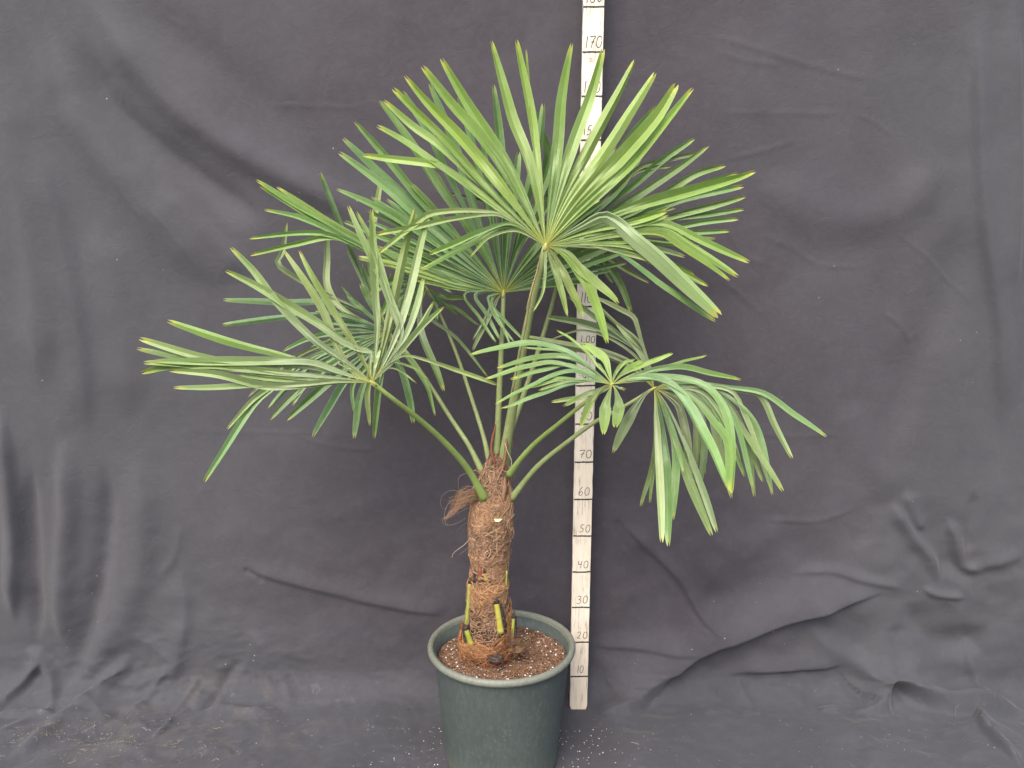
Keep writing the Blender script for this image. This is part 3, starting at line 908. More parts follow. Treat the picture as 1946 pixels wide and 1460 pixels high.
TXT = {1: ('10', .37, .010, .021, .013), 2: ('20', .30, .012, .019, .0165), 3: ('30', .26, .013, .021, .016), 4: ('40', .27, .0125, .020, .0155),
       5: ('50', .33, .0125, .020, .0155), 6: ('60', .22, .0135, .021, .016), 7: ('70', .22, .0150, .021, .0175), 8: ('80', .22, .0150, .021, .0165),
       9: ('90', .26, .014, .020, .0160), 10: ('1.00', .20, .0105, .0170, .0125), 11: ('110', .15, .0140, .026, .0155), 12: ('120', .10, .0130, .025, .0155),
       13: ('130', .10, .013, .024, .0155), 14: ('140', .10, .013, .024, .0155), 15: ('150', .12, .0125, .021, .0160), 16: ('160', .10, .0140, .026, .0165),
       17: ('170', .13, .0140, .026, .0165), 18: ('180', .13, .0140, .025, .0165)}
for k, (s_, off, wd, ht, adv) in TXT.items():
    z0 = k * 0.1 + (0.011 if k < 16 else 0.009)
    st, tw = strokes(s_, wd, ht, adv)
    g = Geo()
    x0 = sx_(z0, 0) + (sx_(z0, 1) - sx_(z0, 0)) * off
    tl = random.uniform(-.04, .10)
    for q in st:
        ribbon(g, q, lambda p: Vector((x0 + p.x + p.z * 0.10, -0.0006, z0 + p.z + p.x * tl)) - SL, 0.00095 if k < 15 else .00115)
    mesh_obj('number', g.v, g.f, M_INK, stick, smooth=False)
g = Geo()
for rr in (0.0065, 0.004, 0.0018):
    pts = [(math.cos(a) * rr * 1.1, math.sin(a) * rr * .8) for a in np.linspace(0, 6.0, 14)]
    ribbon(g, pts, lambda p: Vector((sx_(1.68, .45) + p.x, -0.0006, 1.683 + p.z)) - SL, .0005)
mesh_obj('wood_knot', g.v, g.f, M_KNOT, stick, smooth=False)

# ------------------------------------------------------------------ palm
palm = empty('fan_palm', (at(925, 1238, -0.2).x, -0.2, ZS))
tag(palm, 'young windmill fan palm with a fibrous brown trunk growing in the green pot', 'palm tree')
PO = Vector(palm.location)

COL = {
    'y': (0.250, 0.365, 0.095),   # fresh yellow green
    'g': (0.165, 0.290, 0.100),   # mid green
    'k': (0.100, 0.185, 0.080),   # deep green
    'p': (0.340, 0.420, 0.220),   # pale glaucous
    'b': (0.190, 0.320, 0.135),   # bluish green
    'd': (0.185, 0.225, 0.125),   # dull olive
    'o': (0.250, 0.315, 0.125),   # olive
}

# each frond: hub pixel, hub depth, lean of the blade (dY per metre right, per metre up), cupping, leaflet width, colour,
# leaflets tip-first: (points) [colour] [width factor] [tip push toward (-) or away (+) in metres]
FRONDS = []
FRONDS.append(dict(name='F1', hub=(1037, 467), Y=-0.36, g=(0.10, 0.28), k=0.02, w=0.0265, c='y', yt=.85, segs=[
    "934,79 969,214 1006,317", "981,78 1006,214 1024,340", "839,112 893,204 979,337", "803,127 856,197 913,261 977,358",
    "770,145 813,197 874,261 960,365", "748,170 780,202 845,265 930,358", "730,192 784,241 835,278 920,358", "717,240 763,267 819,304 910,372",
    "690,295 743,302 815,311 837,315 907,362", "720,481 784,429 822,405 934,403 975,418|o.6", "717,445 784,433 866,416 944,409 985,430|o.7",
    "817,484 866,464 938,433 969,427 1000,440|g.8", "798,513 846,488 907,457 961,431 1005,448|g.9", "893,490 928,453 979,439|o.3",
    "1087,84 1068,185 1060,276 1046,380", "1146,94 1123,179 1088,276 1056,385", "1207,115 1175,179 1123,276 1069,380", "1245,138 1197,214 1140,302 1080,385",
    "1285,162 1247,224 1180,300 1098,385|y1.35", "1316,170 1277,218 1226,282 1185,327 1110,395|y.9", "1434,326 1400,339 1287,371 1184,402 1105,435|y1.1",
    "1368,600 1300,530 1226,460 1153,406 1100,430|p1.7-.06", "1270,394 1200,422 1120,442|y.8", "1270,412 1210,430 1130,446|y.8",
    "1423,498 1328,455 1262,424 1184,431 1110,450|y.9", "1402,525 1297,455 1258,431 1184,440 1110,455|y.9", "1386,533 1287,466 1252,445 1184,447 1110,459|y.9",
    "1360,610 1261,542 1226,515 1164,475 1100,462|g.9", "1345,543 1277,507 1185,482 1110,466|o.7", "1319,523 1247,500 1164,474|o.7",
    "1175,577 1140,545 1103,515 1078,482|o.9", "1154,652 1123,560 1092,509 1065,480|y.9", "1107,602 1072,527 1052,485|o.75", "1078,601 1060,534 1045,490|o.6",
    "1013,593 1030,560 1035,530 1036,500|o.25", "1265,402 1190,424 1120,440", "1150,440 1100,452", "1200,462 1120,462|y.8", "1235,480 1160,466|o.7",
    "1000,95 1010,230 1028,350|y.35"]))
FRONDS.append(dict(name='F2', hub=(957, 556), Y=-0.24, g=(0.10, 0.15), k=0.03, w=0.0255, c='g', yt=.25, segs=[
    "937,163 948,255 955,400", "1033,197 1024,276 990,420", "817,159 841,214 866,275 915,430", "872,185 887,230 905,300 932,420",
    "765,175 815,251 845,317 905,440", "720,193 763,249 835,358 900,455", "675,232 732,296 815,395 890,470", "653,263 728,333 810,410 885,480",
    "645,291 732,354 800,415 880,487", "641,361 702,387 784,433 870,493", "706,374 763,412 865,495", "655,422 722,449 825,484 890,520", "681,488 763,507 846,535 905,548|y.8",
    "737,505 800,527 880,548|y.9", "788,533 858,548 910,555|y1.0", "858,556 840,545 835,537 890,550|g.9",
    "941,651 909,602 881,560 915,552|b1.1-.04", "950,645 925,595 905,562 930,556|b.5-.03", "898,646 925,595 938,565|d.3-.03", "899,665 925,610 945,568|d.5-.03", 
    "1001,652 952,602 925,565|b.35-.04", "977,651 940,600 930,565|b.3-.04", "970,656 950,610 935,568|b.3-.04",
    "1055,262 1040,330 1000,430", "1075,330 1030,410 990,470", "1110,360 1050,430 1000,490", "1150,380 1070,440 1010,500", "1171,283 1144,327 1080,410 1010,495|g.9",
    "1190,400 1090,450 1015,510", "1200,430 1100,470 1020,520", "1190,455 1100,490 1020,530", "1180,480 1100,505 1020,538", "1189,500 1130,512 1060,525 1010,543|k.6", 
    "1160,515 1090,528 1010,548|k.5", "1120,535 1040,545", "900,300 925,400", "915,260 935,380", "985,290 972,400", "740,465 830,505 900,530", "700,400 790,445 870,497", "735,380 800,430 880,490", "690,440 780,475 880,520", "720,470 810,505 890,535", "760,495 830,520 900,545", "780,350 835,410 890,475", "830,330 870,400 915,460", "700,420 790,462 880,510|b", "800,300 850,380 905,450|b"]))
FRONDS.append(dict(name='F6', hub=(1076, 442), Y=-0.12, g=(0.0, -0.05), k=-0.05, w=0.0235, c='g', yt=.55, segs=[
    "1319,264 1266,299 1190,365|g.95", "1346,278 1287,320 1225,361 1150,410|g1.0", "1328,290 1262,305 1211,320 1165,370|d.95", "1274,317 1211,326 1150,385|d.7",
    "1377,314 1317,332 1254,371 1160,420", "1400,329 1330,352 1250,385 1150,425", "1412,354 1307,377 1246,398 1150,428", "1415,374 1307,402 1240,420 1150,433",
    "1413,398 1350,407 1287,414 1170,434", "1402,416 1340,422 1287,431 1170,438", "1385,439 1307,442 1180,442", "1359,454 1300,450 1180,445|o.7", "1330,468 1246,460 1150,448",
    "1301,488 1225,468 1150,452|d.9", "1318,522 1276,501 1200,470|d.8", "1344,543 1280,515 1200,478|d.6", "1233,537 1184,509 1140,478|d.6",
    "1200,593 1179,540 1150,500 1115,468|k.8-.05", "1165,537 1148,511 1123,486|k.7-.05", "1247,204 1206,251 1150,330 1100,410|k1.0", "1220,292 1175,354 1120,405|k1.2",
    "1009,192 1031,255 1042,286 1038,330 1060,400|k.9", "1242,351 1190,385 1130,420|g.8", "1012,300 1030,350 1055,410|k.8", "850,367 930,385 1010,415|k.5",
    "1070,350 1074,400|k.9", "1110,330 1090,400|k.9", "1140,330 1100,400|k1", "1282,395 1200,415"]))
FRONDS.append(dict(name='F5', hub=(811, 548), Y=-0.15, g=(0.25, 0.20), k=0.0, w=0.0235, c='g', yt=.9, segs=[
    "487,344 564,392 636,432 749,500|g.9", "496,354 585,409 660,455 755,510|g1.0", "527,354 585,392 647,432 750,490|y.9", "503,399 564,413 630,440 750,505|b.7", "562,407 606,423 688,464 765,515|g1.0",
    "613,438 667,460 720,490 780,525|y1.0", "475,453 571,443 626,447 690,475 770,520|g.6", "476,485 564,464 636,452 700,480 775,525|g.65", "682,492 749,506 800,525|y.7",
    "600,410 680,458 780,520|b1.1", "843,743 823,694 798,635 796,580|d1.0-.03", "909,618 868,587 827,570 815,560|b.4", "926,715 868,643 817,606 790,585|d.35",
    "889,567 850,566 825,556|b.6", "775,600 782,570 800,555|b.8", "760,615 768,575 795,550|b.7", "745,620 752,575 785,548|g.7", "725,600 745,560 785,545|k.8",
    "870,600 835,570|b.4", "830,610 826,580|b.6", "700,560 745,535 790,540|k.8"]))
FRONDS.append(dict(name='F4', hub=(738, 632), Y=-0.14, g=(0.20, 0.25), k=-0.03, w=0.0245, c='k', yt=.35, segs=[
    "608,329 632,392 657,454 688,522 712,585|k1.0", "545,424 537,480 528,502 560,527 606,553 667,580 710,605|d.75", "621,440 620,490 620,547 650,590|p1.0", "726,331 717,382 700,485 712,560|o.85",
    "425,569 538,575 640,578 690,595|k.95", "423,618 538,603 640,596 690,608|k1.0", "600,590 660,598", "620,612 680,617", "615,628 680,627", "622,645 690,638",
    "538,667 590,644 650,632 700,633|g.7", "577,679 600,655 650,645|g.7", "472,755 520,710 590,665 670,645|d.5", "432,815 476,765 510,738 570,690 660,650|o.6", "388,915 423,860 482,768 513,741 580,690 670,652|b.8",
    "512,776 540,743 610,685 690,652|k.8", "513,797 558,749 630,690 700,655|k.9", "556,770 580,735 640,690|g.6", "545,798 599,749 660,695 710,658|k1.0", "595,831 628,776 660,725 710,665|k1.1",
    "673,783 671,733 710,680|g.5", "674,833 684,756 700,710 725,665|k1.0", "703,809 700,737 722,680|o.7", "711,833 718,766 726,715 735,665|k1.0", "712,754 725,700|d.5",
    "785,804 782,772 768,711 750,672|k1.0", "826,790 811,735 776,680 755,655|g.5", "660,560 695,590", "685,540 710,590", "705,545 722,600", "600,640 670,632", "740,570 740,610|k.9", "690,500 715,560", "660,470 695,540 718,590|d.8", "745,520 745,580", "768,540 752,590", "650,545 690,590", "800,580 770,610", "640,660 690,645", "590,668 650,650|g.8", "600,700 660,665|g", "650,730 695,680", "755,700 745,665", "775,590 758,615|k.9"]))
FRONDS.append(dict(name='F3', hub=(707, 727), Y=-0.46, g=(0.25, 0.30), k=0.0, w=0.0245, c='p', yt=.75, segs=[
    "706,399 712,480 716,560 720,616 714,680|o1.05", "788,398 770,470 751,560 737,626 720,690|o.9", "815,399 800,453 776,552 755,622 728,690|p.95", "805,530 790,590 770,640 735,695|p1.25", "823,575 792,626 745,688|p.8", "843,584 807,618 782,647 745,692|o.8",
    "662,392 684,444 722,525 749,602 757,620 740,670|p.75", "677,404 708,464 740,560 765,630 742,680|p.7", "440,471 482,516 523,573 587,642 630,675 670,700|p.9", "430,515 486,543 544,578 610,618 648,645 685,662 707,667 704,700|p.9",
    "540,477 585,543 614,592 640,655 670,703|o.65", "569,477 597,530 636,596 668,650 694,697|o.65", "319,610 435,648 538,675 620,700|y.9", "266,644 373,677 450,690 560,690 640,708|p.9", "261,661 353,679 460,690 560,696 650,712|p1",
    "294,687 414,688 538,685 599,687 650,706|p.9", "274,690 360,694 480,702 620,715|p.8", "268,709 322,697 421,696 507,712 599,722|o1.0", "322,704 414,713 507,737 579,735 640,729|p.9", "331,738 435,736 517,729 600,728 650,726|p.8",
    "430,700 520,706 620,716|p1.1", "450,712 540,722 630,722|o1.1", "791,728 762,706 738,700|o.55", "814,720 775,695 735,690|o.6", "945,731 868,704 807,684 770,676 738,692|o.8-.02",
    "640,690 675,705|p1", "720,660 712,690|p1"]))
FRONDS.append(dict(name='F8', hub=(1243, 738), Y=-0.30, g=(-0.15, 0.15), k=-0.05, w=0.0215, c='b', yt=.45, segs=[
    "1041,603 1106,616 1168,639 1217,672 1235,705|d1.35", "1082,564 1127,600 1170,630 1212,665 1238,705|d1.1", "1130,565 1178,589 1203,603 1209,618 1219,651 1234,695|d.9", "1133,577 1168,612 1215,650 1237,700|d1.1",
    "1000,641 1065,655 1147,672 1200,695|d1.0", "1049,644 1106,628 1168,648 1220,690|d.3", "1165,860 1200,788 1225,750|d1.15", "1218,962 1244,872 1248,784 1246,755|d.7", "1257,1030 1252,930 1244,800 1244,760|p1.15-.10", "1271,1038 1268,900 1254,780 1248,755|b1.25-.10",
    "1279,988 1285,880 1270,790 1254,755|b.9-.08", "1362,1010 1312,870 1272,780 1254,750|p1.45-.12", "1352,1017 1300,890 1264,790 1250,752|o1.1-.12", "1311,935 1305,840 1290,775 1262,748|d.9-.05", "1316,938 1327,840 1318,785 1275,748|d1.0-.02",
    "1390,946 1362,830 1345,775 1310,745 1275,738|d.85", "1430,928 1402,815 1375,763 1340,732 1290,728|b1.2-.04", "1434,943 1420,845 1395,780 1350,740|d.7", "1468,940 1447,835 1427,792 1386,755 1340,735 1285,728|b.75", "1465,935 1433,835 1414,788 1394,747 1350,735|p.6",
    "1487,933 1437,856 1402,804 1345,742 1290,722 1265,728|o.9-.03", "1408,882 1394,841 1370,790 1330,745|p.5", "1505,871 1474,811 1443,749 1386,738 1324,726 1280,724|p.8", "1570,830 1509,788 1451,748 1386,736 1310,726|b.8", "1300,760 1280,750|o1",
    "1235,955 1242,880 1245,790|b.5", "1340,900 1325,820 1300,770 1265,745|b.8", "1415,905 1385,830 1350,770 1300,732|g.7", "1450,915 1425,850 1380,780 1320,735|o.7", "1300,900 1285,830 1262,765|g.8-.06", "1330,930 1340,840 1330,780 1290,745|d.9-.02", "1170,612 1210,655 1236,700|d1.0"]))
FRONDS.append(dict(name='F7', hub=(1163, 731), Y=-0.44, g=(0.0, 0.75), k=0.0, w=0.0205, c='b', yt=.9, segs=[
    "894,675 993,654 1055,659 1096,676 1130,705|b.8", "997,663 1065,669 1120,700|b.5", "946,702 993,688 1065,680 1116,698 1140,715|b.8", "922,721 1003,696 1044,688 1096,698 1135,715|b1.0", "971,720 1044,700 1086,694 1130,716|b1.0",
    "942,768 1024,727 1086,705 1135,722|g.5", "951,776 1044,741 1110,725 1140,726|b.65", "1024,721 1080,720 1135,726|g.4", "999,739 1070,722 1130,724|b.5", "1024,742 1080,724 1130,724|d.5", "1049,764 1116,752 1150,742|d.6", "1071,772 1100,758 1140,740|d.7",
    "1059,628 1106,661 1137,694 1152,712|y.7", "1106,652 1130,668 1149,684 1158,710|y1.0", "1135,690 1150,712|y1.1", "1225,690 1190,706|y1.2", "1250,700 1200,712|y1.2", "1185,690 1168,714|y1.2", "1235,705 1195,716|o1.2", "1207,682 1183,690 1168,712|y1.0", "1277,671 1219,692 1180,712|y1.0", "1342,674 1262,695 1200,712|y1.0", "1407,722 1344,710 1287,700 1220,712|b.85",
    "1103,811 1127,764 1150,735|o1.15-.06", "1147,827 1151,772 1160,740|o1.2-.06", "1170,814 1176,772 1169,740|o1.15-.06", "1388,938 1340,835 1303,770 1262,728 1205,720|b1.3-.05", "1386,934 1383,840 1355,800 1314,755 1252,722 1205,722|b1.2-.05",
    "1390,937 1386,804 1355,743 1320,722 1250,712 1200,716|b1.1-.03", "1240,712 1195,720|o1.2", "1250,722 1200,726|o1.2", "1190,740 1176,736|o1"]))

PET = {
    'F1': ([(1037, 467), (1022, 530), (1002, 620), (984, 720), (965, 830), (955, 890)], [-.36, -.345, -.31, -.27, -.225, -.20], .0118, 'o'),
    'F2': ([(957, 556), (955, 620), (950, 720), (946, 820), (943, 890)], [-.24, -.24, -.235, -.22, -.20], .0078, 'o'),
    'F6': ([(1076, 442), (1057, 548), (1025, 660), (999, 739), (968, 830), (955, 890)], [-.12, -.125, -.135, -.15, -.17, -.185], .0068, 'o'),
    'F5': ([(811, 548), (833, 589), (868, 674), (899, 766), (920, 834), (930, 880)], [-.15, -.15, -.155, -.165, -.18, -.19], .0050, 'o'),
    'F4': ([(738, 632), (775, 672), (815, 729), (860, 800), (890, 845), (918, 900)], [-.14, -.145, -.15, -.16, -.175, -.19], .0060, 'o'),
    'F3': ([(707, 727), (745, 757), (800, 800), (850, 846), (890, 893), (922, 950)], [-.46, -.44, -.38, -.32, -.27, -.235], .0078, 'y'),
    'F7': ([(1163, 731), (1116, 762), (1065, 803), (1020, 840), (990, 872), (966, 905)], [-.44, -.41, -.36, -.31, -.27, -.235], .0062, 'y'),
    'F8': ([(1243, 738), (1184, 774), (1133, 801), (1085, 835), (1020, 888), (970, 950)], [-.30, -.29, -.275, -.26, -.24, -.215], .0062, 'o'),
}
FLAB = {
    'F1': 'bright yellow-green fan leaf on the thick front stalk, topmost of the crown',
    'F2': 'mid green fan leaf in the middle, half hidden behind the topmost leaf',
    'F3': 'pale fan leaf reaching out to the far left',
    'F4': 'dark drooping fan leaf behind the pale left leaf',
    'F5': 'upper left fan leaf seen nearly edge-on',
    'F6': 'fan leaf behind the topmost leaf spreading its tips to the right',
    'F7': 'small front fan leaf before the measuring stick',
    'F8': 'drooping fan leaf hanging down on the far right',
}


def parse(s):
    c, wf, pd = None, 1.0, 0.0
    if '|' in s:
        s, ex = s.split('|')
        if ex[0].isalpha(): c = ex[0]; ex = ex[1:]
        if ex:
            k = max(ex.find('-', 1), ex.find('+', 1))
            if k > 0: wf, pd = float(ex[:k]), float(ex[k:])
            elif ex[0] == '-': pd = float(ex)
            else: wf = float(ex)
    pts = [tuple(float(q) for q in p.split(',')) for p in s.split()]
    return pts, c, wf, pd


for fr in FRONDS:
    hub = at(*fr['hub'], fr['Y'])
    gx, gz = fr['g']
    nrm = Vector((gx, -1, gz)).normalized()
    SEG = []
    for s_ in fr['segs']:
        pts, c, wf, pd = parse(s_)
        pts = pts[::-1]
        total = math.hypot(pts[-1][0] - fr['hub'][0], pts[-1][1] - fr['hub'][1]) + 1e-6
        P3 = [hub.copy()]
        for i, (x, y) in enumerate(pts):
            p0 = at(x, y, fr['Y'])
            dx, dz = p0.x - hub.x, p0.z - hub.z
            rr = math.hypot(dx, dz)
            fr_ = min(1, math.hypot(x - fr['hub'][0], y - fr['hub'][1]) / total)
            dY = gx * dx + gz * max(-0.25, min(0.25, dz)) + fr['k'] * rr + pd * fr_ ** 1.5
            dY += 0.05 * rr * noise.noise(Vector((x * .02, y * .02, 3)))
            P3.append(at(x, y, min(-0.018, fr['Y'] + dY)))
        cl, L = catmull(P3, 26)
        d = (cl[6] - hub)
        ex = Vector((1, 0, 0)) - nrm * nrm.x; ex.normalize(); ez = ex.cross(nrm)
        ang = math.atan2(d.dot(ez), d.dot(ex))
        SEG.append(dict(cl=cl, L=L, ang=ang, c=c or fr['c'], wf=wf))
    SEG.sort(key=lambda q: q['ang'])
    n = len(SEG)
    g = Geo()
    alph = []
    for i, sgm in enumerate(SEG):
        prv, nxt = SEG[i - 1]['ang'], SEG[(i + 1) % n]['ang']
        gp = (sgm['ang'] - prv) % (2 * math.pi); gn = (nxt - sgm['ang']) % (2 * math.pi)
        gp = min(max(gp, 0.05), 0.26); gn = min(max(gn, 0.05), 0.26)
        W = fr['w'] * sgm['wf'] * 0.49
        if L < 0: pass
        base = COL[sgm['c']]
        jt = random.uniform(0.86, 1.16); jy = random.uniform(-0.03, 0.03)
        col = (max(.02, base[0] * jt + jy * .5), base[1] * jt, max(.01, base[2] * jt - jy * .4))
        cl = sgm['cl']; m = len(cl); LL = sgm['L']
        fold = random.uniform(0.45, 0.95) * random.choice((1, 1, 1, 1, -1))
        tw = random.uniform(-0.35, 0.35)
        b0 = len(g.v)
        tipw = random.uniform(0.30, 0.48)
        for j, p in enumerate(cl):
            t = j / (m - 1)
            T = (cl[min(j + 1, m - 1)] - cl[max(j - 1, 0)]).normalized()
            X = T.cross(nrm)
            if X.length < 0.15: X = T.cross(Vector((0.2, -1, 0.1)))
            X.normalize(); Nn = X.cross(T).normalized()
            a = tw * max(0, (t - 0.25)) * 1.4
            X2 = X * math.cos(a) + Nn * math.sin(a); N2 = Nn * math.cos(a) - X * math.sin(a)
            r = t * LL + 0.004
            # widen until it parts from its neighbour, hold, then taper slowly to a blunt tip
            prof_ = 1.0 if t < 0.45 else 1.0 - (1 - tipw) * ((t - 0.45) / 0.55) ** 2.5
            hwl = min(W, r * math.tan(gn / 2) * 1.06) * prof_
            hwr = min(W, r * math.tan(gp / 2) * 1.06) * prof_
            sh = 1.0
            notch = T * 0.012 if j == m - 1 else Vector((0, 0, 0))
            vh = fold * (1.0 if t < .5 else 1.0 - 0.25 * (t - .5))
            wav = 0.0012 * math.sin(t * 19 + i) * (t > .3)
            wf_ = max(0.0, min(1.0, (0.52 - t) / 0.22)) * (1.0 if gp + gn > 0.17 else 0.45)
            for u, sx1 in ((0.0, -1.0), (0.25, -0.5), (0.25, -0.5), (0.5, 0.0), (0.5, 0.0), (0.75, 0.5), (0.75, 0.5), (1.0, 1.0)):
                hw = hwl if sx1 < 0 else hwr
                lift = hw * vh * (abs(sx1) * (1 - wf_) + (0.0 if abs(sx1) == 0.5 else 0.62) * wf_)
                q = p + X2 * (sx1 * hw * math.cos(math.atan(vh) * .7)) + N2 * (lift + wav)
                if j == m - 1:
                    if u == 0.5: q = q - T * 0.010
                    if u in (0.25, 0.75): q = q + T * .002
                    if u in (0, 1): q = q - T * 0.006
                g.v.append(q - PO); g.uv.append((u, t if j < m - 1 else 0.995)); g.c.append(col)
        for j in range(m - 1):
            for k in (0, 2, 4, 6):      # pleats meet in crisp folds
                a = b0 + j * 8 + k
                g.f.append((a, a + 1, a + 9, a + 8))
    # small tuft where the leaflets meet
    o = g.build('fan_leaf', M_LEAF, palm)
    ca = o.data.color_attributes['tint']
    arr = np.zeros(len(g.v) * 4, dtype=np.float32); ca.data.foreach_get('color', arr)
    arr = arr.reshape(-1, 4); arr[:, 3] = fr['yt'] * 0.8; ca.data.foreach_set('color', arr.ravel())
    o['label'] = FLAB[fr['name']]
    # stalk
    pp, YY, R, cc = PET[fr['name']]
    P3 = [at(x, y, q) - PO for (x, y), q in zip(pp, YY)]
    cl, _ = catmull(P3, 34)
    gg = Geo()
    cb = COL[cc]
    cols = []
    rad = []
    for j in range(34):
        t = j / 33
        rad.append(R * (0.55 + 0.5 * t + (0.35 * max(0, t - .85) / .15)))
        k = 0.9 + 0.15 * noise.noise(cl[j] * 30)
        cols.append((cb[0] * k * 1.05, cb[1] * k, cb[2] * k))
    gg.tube(cl, rad, cols, 10, 0.75, ref=Vector((0, -1, 0.2)))
    # marginal teeth
    for j in range(2, 32):
        for sd_ in (-1, 1):
            for q in range(2):
                b_ = cl[j].lerp(cl[j + 1], random.random()) + Vector((sd_ * rad[j] * .95, 0, 0))
                gg.tube([b_, b_ + Vector((sd_ * .0016, 0, random.uniform(-.001, .001)))], [.0007, .0002], (cb[0] * .8, cb[1] * .8, cb[2] * .8), 3)
    pe = gg.build('leaf_stalk', M_PET, o)
    # hub knuckle
    hb = Geo()
    hp = hub - PO
    d = (cl[1] - cl[0]).normalized()
    hb.tube([hp - d * .006, hp - d * .002, hp + d * .004, hp + d * .012], [R * .2, R * .45, R * .55, R * .5], (0.36, 0.33, 0.08), 8, 0.8)
    hb.build('leaf_hub', M_PET, o)

# ---- dry brown sheath remains on the thick front stalk
# ------------------------------------------------------------------ trunk
TR = [(1246, 926, 40), (1225, 925, 45), (1200, 925, 41), (1170, 926, 38), (1140, 927, 36), (1108, 928, 36), (1098, 928, 32), (1066, 930, 31.5), (1054, 930, 35), (1030, 931, 36), (1000, 932, 40), (970, 934, 37.5),
      (950, 935, 36), (942, 937, 33), (925, 939, 30), (905, 941, 27), (888, 944, 21), (868, 947, 14), (845, 949, 11)]
TC, TRr = [], []
for py, cx, hw in TR:
    c = at(cx, py, -0.2); e = at(cx + hw, py, -0.2)
    TC.append(c - PO); TRr.append((e - c).length)
TCz = np.array([c.z for c in TC]); TCx = np.array([c.x for c in TC]); TCr = np.array(TRr)


def trunk_at(z):
    return float(np.interp(z, TCz, TCx)), float(np.interp(z, TCz, TCr))


ZT = TCz[-1]
v, f = [], []
NZ, NA = 150, 80
for i in range(NZ + 1):
    z = -0.02 + (ZT + 0.02) * i / NZ
    cx, r = trunk_at(z)
    for k in range(NA):
        a = 2 * math.pi * k / NA
        rr = r * 0.93 + 0.006 * noise.noise(Vector((math.cos(a) * 2, math.sin(a) * 2, z * 20))) + 0.0016 * noise.noise(Vector((math.cos(a) * 9, math.sin(a) * 9, z * 90)))
        v.append(Vector((cx + rr * math.cos(a), rr * math.sin(a), z)))
for i in range(NZ):
    for k in range(NA):
        a = i * NA + k; b = i * NA + (k + 1) % NA
        f.append((a, b, b + NA, a + NA))
f.append(tuple(NZ * NA + k for k in range(NA)))
trunk = mesh_obj('trunk', v, f, M_BARK, palm)


def on_trunk(a, z, off):
    cx, r = trunk_at(z)
    return Vector((cx + (r + off) * math.cos(a), (r + off) * math.sin(a), z))


zrel = lambda py: at(930, py, -0.2).z - PO.z
g = Geo()
Z_A, Z_B = zrel(1105), zrel(1055)
for q in range(5600):
    z = random.uniform(-0.012, zrel(868)); a = random.uniform(math.pi * 0.85, math.pi * 2.15)
    if zrel(1102) < z < zrel(1062) and random.random() < (.92 if a < math.pi * 1.5 else .35): continue
    if zrel(1200) < z < zrel(1165) and random.random() < .6: continue
    low = z < zrel(1110)
    zz, aa = z, a
    ang = random.gauss(math.pi / 2 + random.choice((-.7, .7, 0)), 0.6)
    n = random.randint(5, 10); st_ = random.uniform(.003, .006)
    curl = random.gauss(0, 0.28)
    pts = []
    off = random.uniform(-.0025, .0030)
    for i in range(n):
        cx, r = trunk_at(zz)
        off += random.gauss(0, .0006)
        pts.append(on_trunk(aa, zz, off + .0008 * math.sin(i)))
        ang += curl + random.gauss(0, .12)
        aa += math.cos(ang) * st_ / max(r, .01); zz += math.sin(ang) * st_
        zz = max(-.015, zz)
    k = random.random()
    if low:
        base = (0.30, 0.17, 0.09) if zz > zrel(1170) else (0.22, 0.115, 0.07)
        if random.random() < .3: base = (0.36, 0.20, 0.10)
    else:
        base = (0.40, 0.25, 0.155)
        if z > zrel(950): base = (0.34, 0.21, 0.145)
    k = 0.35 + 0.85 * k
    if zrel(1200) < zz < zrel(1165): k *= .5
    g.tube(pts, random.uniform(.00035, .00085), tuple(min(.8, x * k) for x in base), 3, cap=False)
fm = g.build('trunk_fibre', M_FIB, palm)
fm['kind'] = 'stuff'
fm['label'] = 'matted brown hairy fibre wrapped round the trunk'

# coarser curled strands lying loose over the mat
g = Geo()
for q in range(1300):
    z = random.uniform(zrel(1235), zrel(885)); a = random.uniform(math.pi * 0.9, math.pi * 2.1)
    if zrel(1102) < z < zrel(1062) and a < math.pi * 1.5 and random.random() < .85: continue
    zz, aa = z, a
    ang = random.uniform(0, 6.28); curl = random.gauss(0, 0.38)
    off = random.uniform(.001, .0035)
    pts = []
    for i in range(random.randint(7, 14)):
        cx, r = trunk_at(zz)
        off = max(0, off + random.gauss(0, .0007))
        pts.append(on_trunk(aa, zz, off))
        ang += curl
        aa += math.cos(ang) * .0045 / max(r, .01); zz += math.sin(ang) * .0045
    k = random.uniform(.55, 1.25) * (.75 if z < zrel(1110) else 1)
    g.tube(pts, random.uniform(.0005, .0011), (.44 * k, .28 * k, .185 * k), 4, cap=False)
fm2 = g.build('coarse_fibre', M_FIB, palm)
fm2['kind'] = 'stuff'

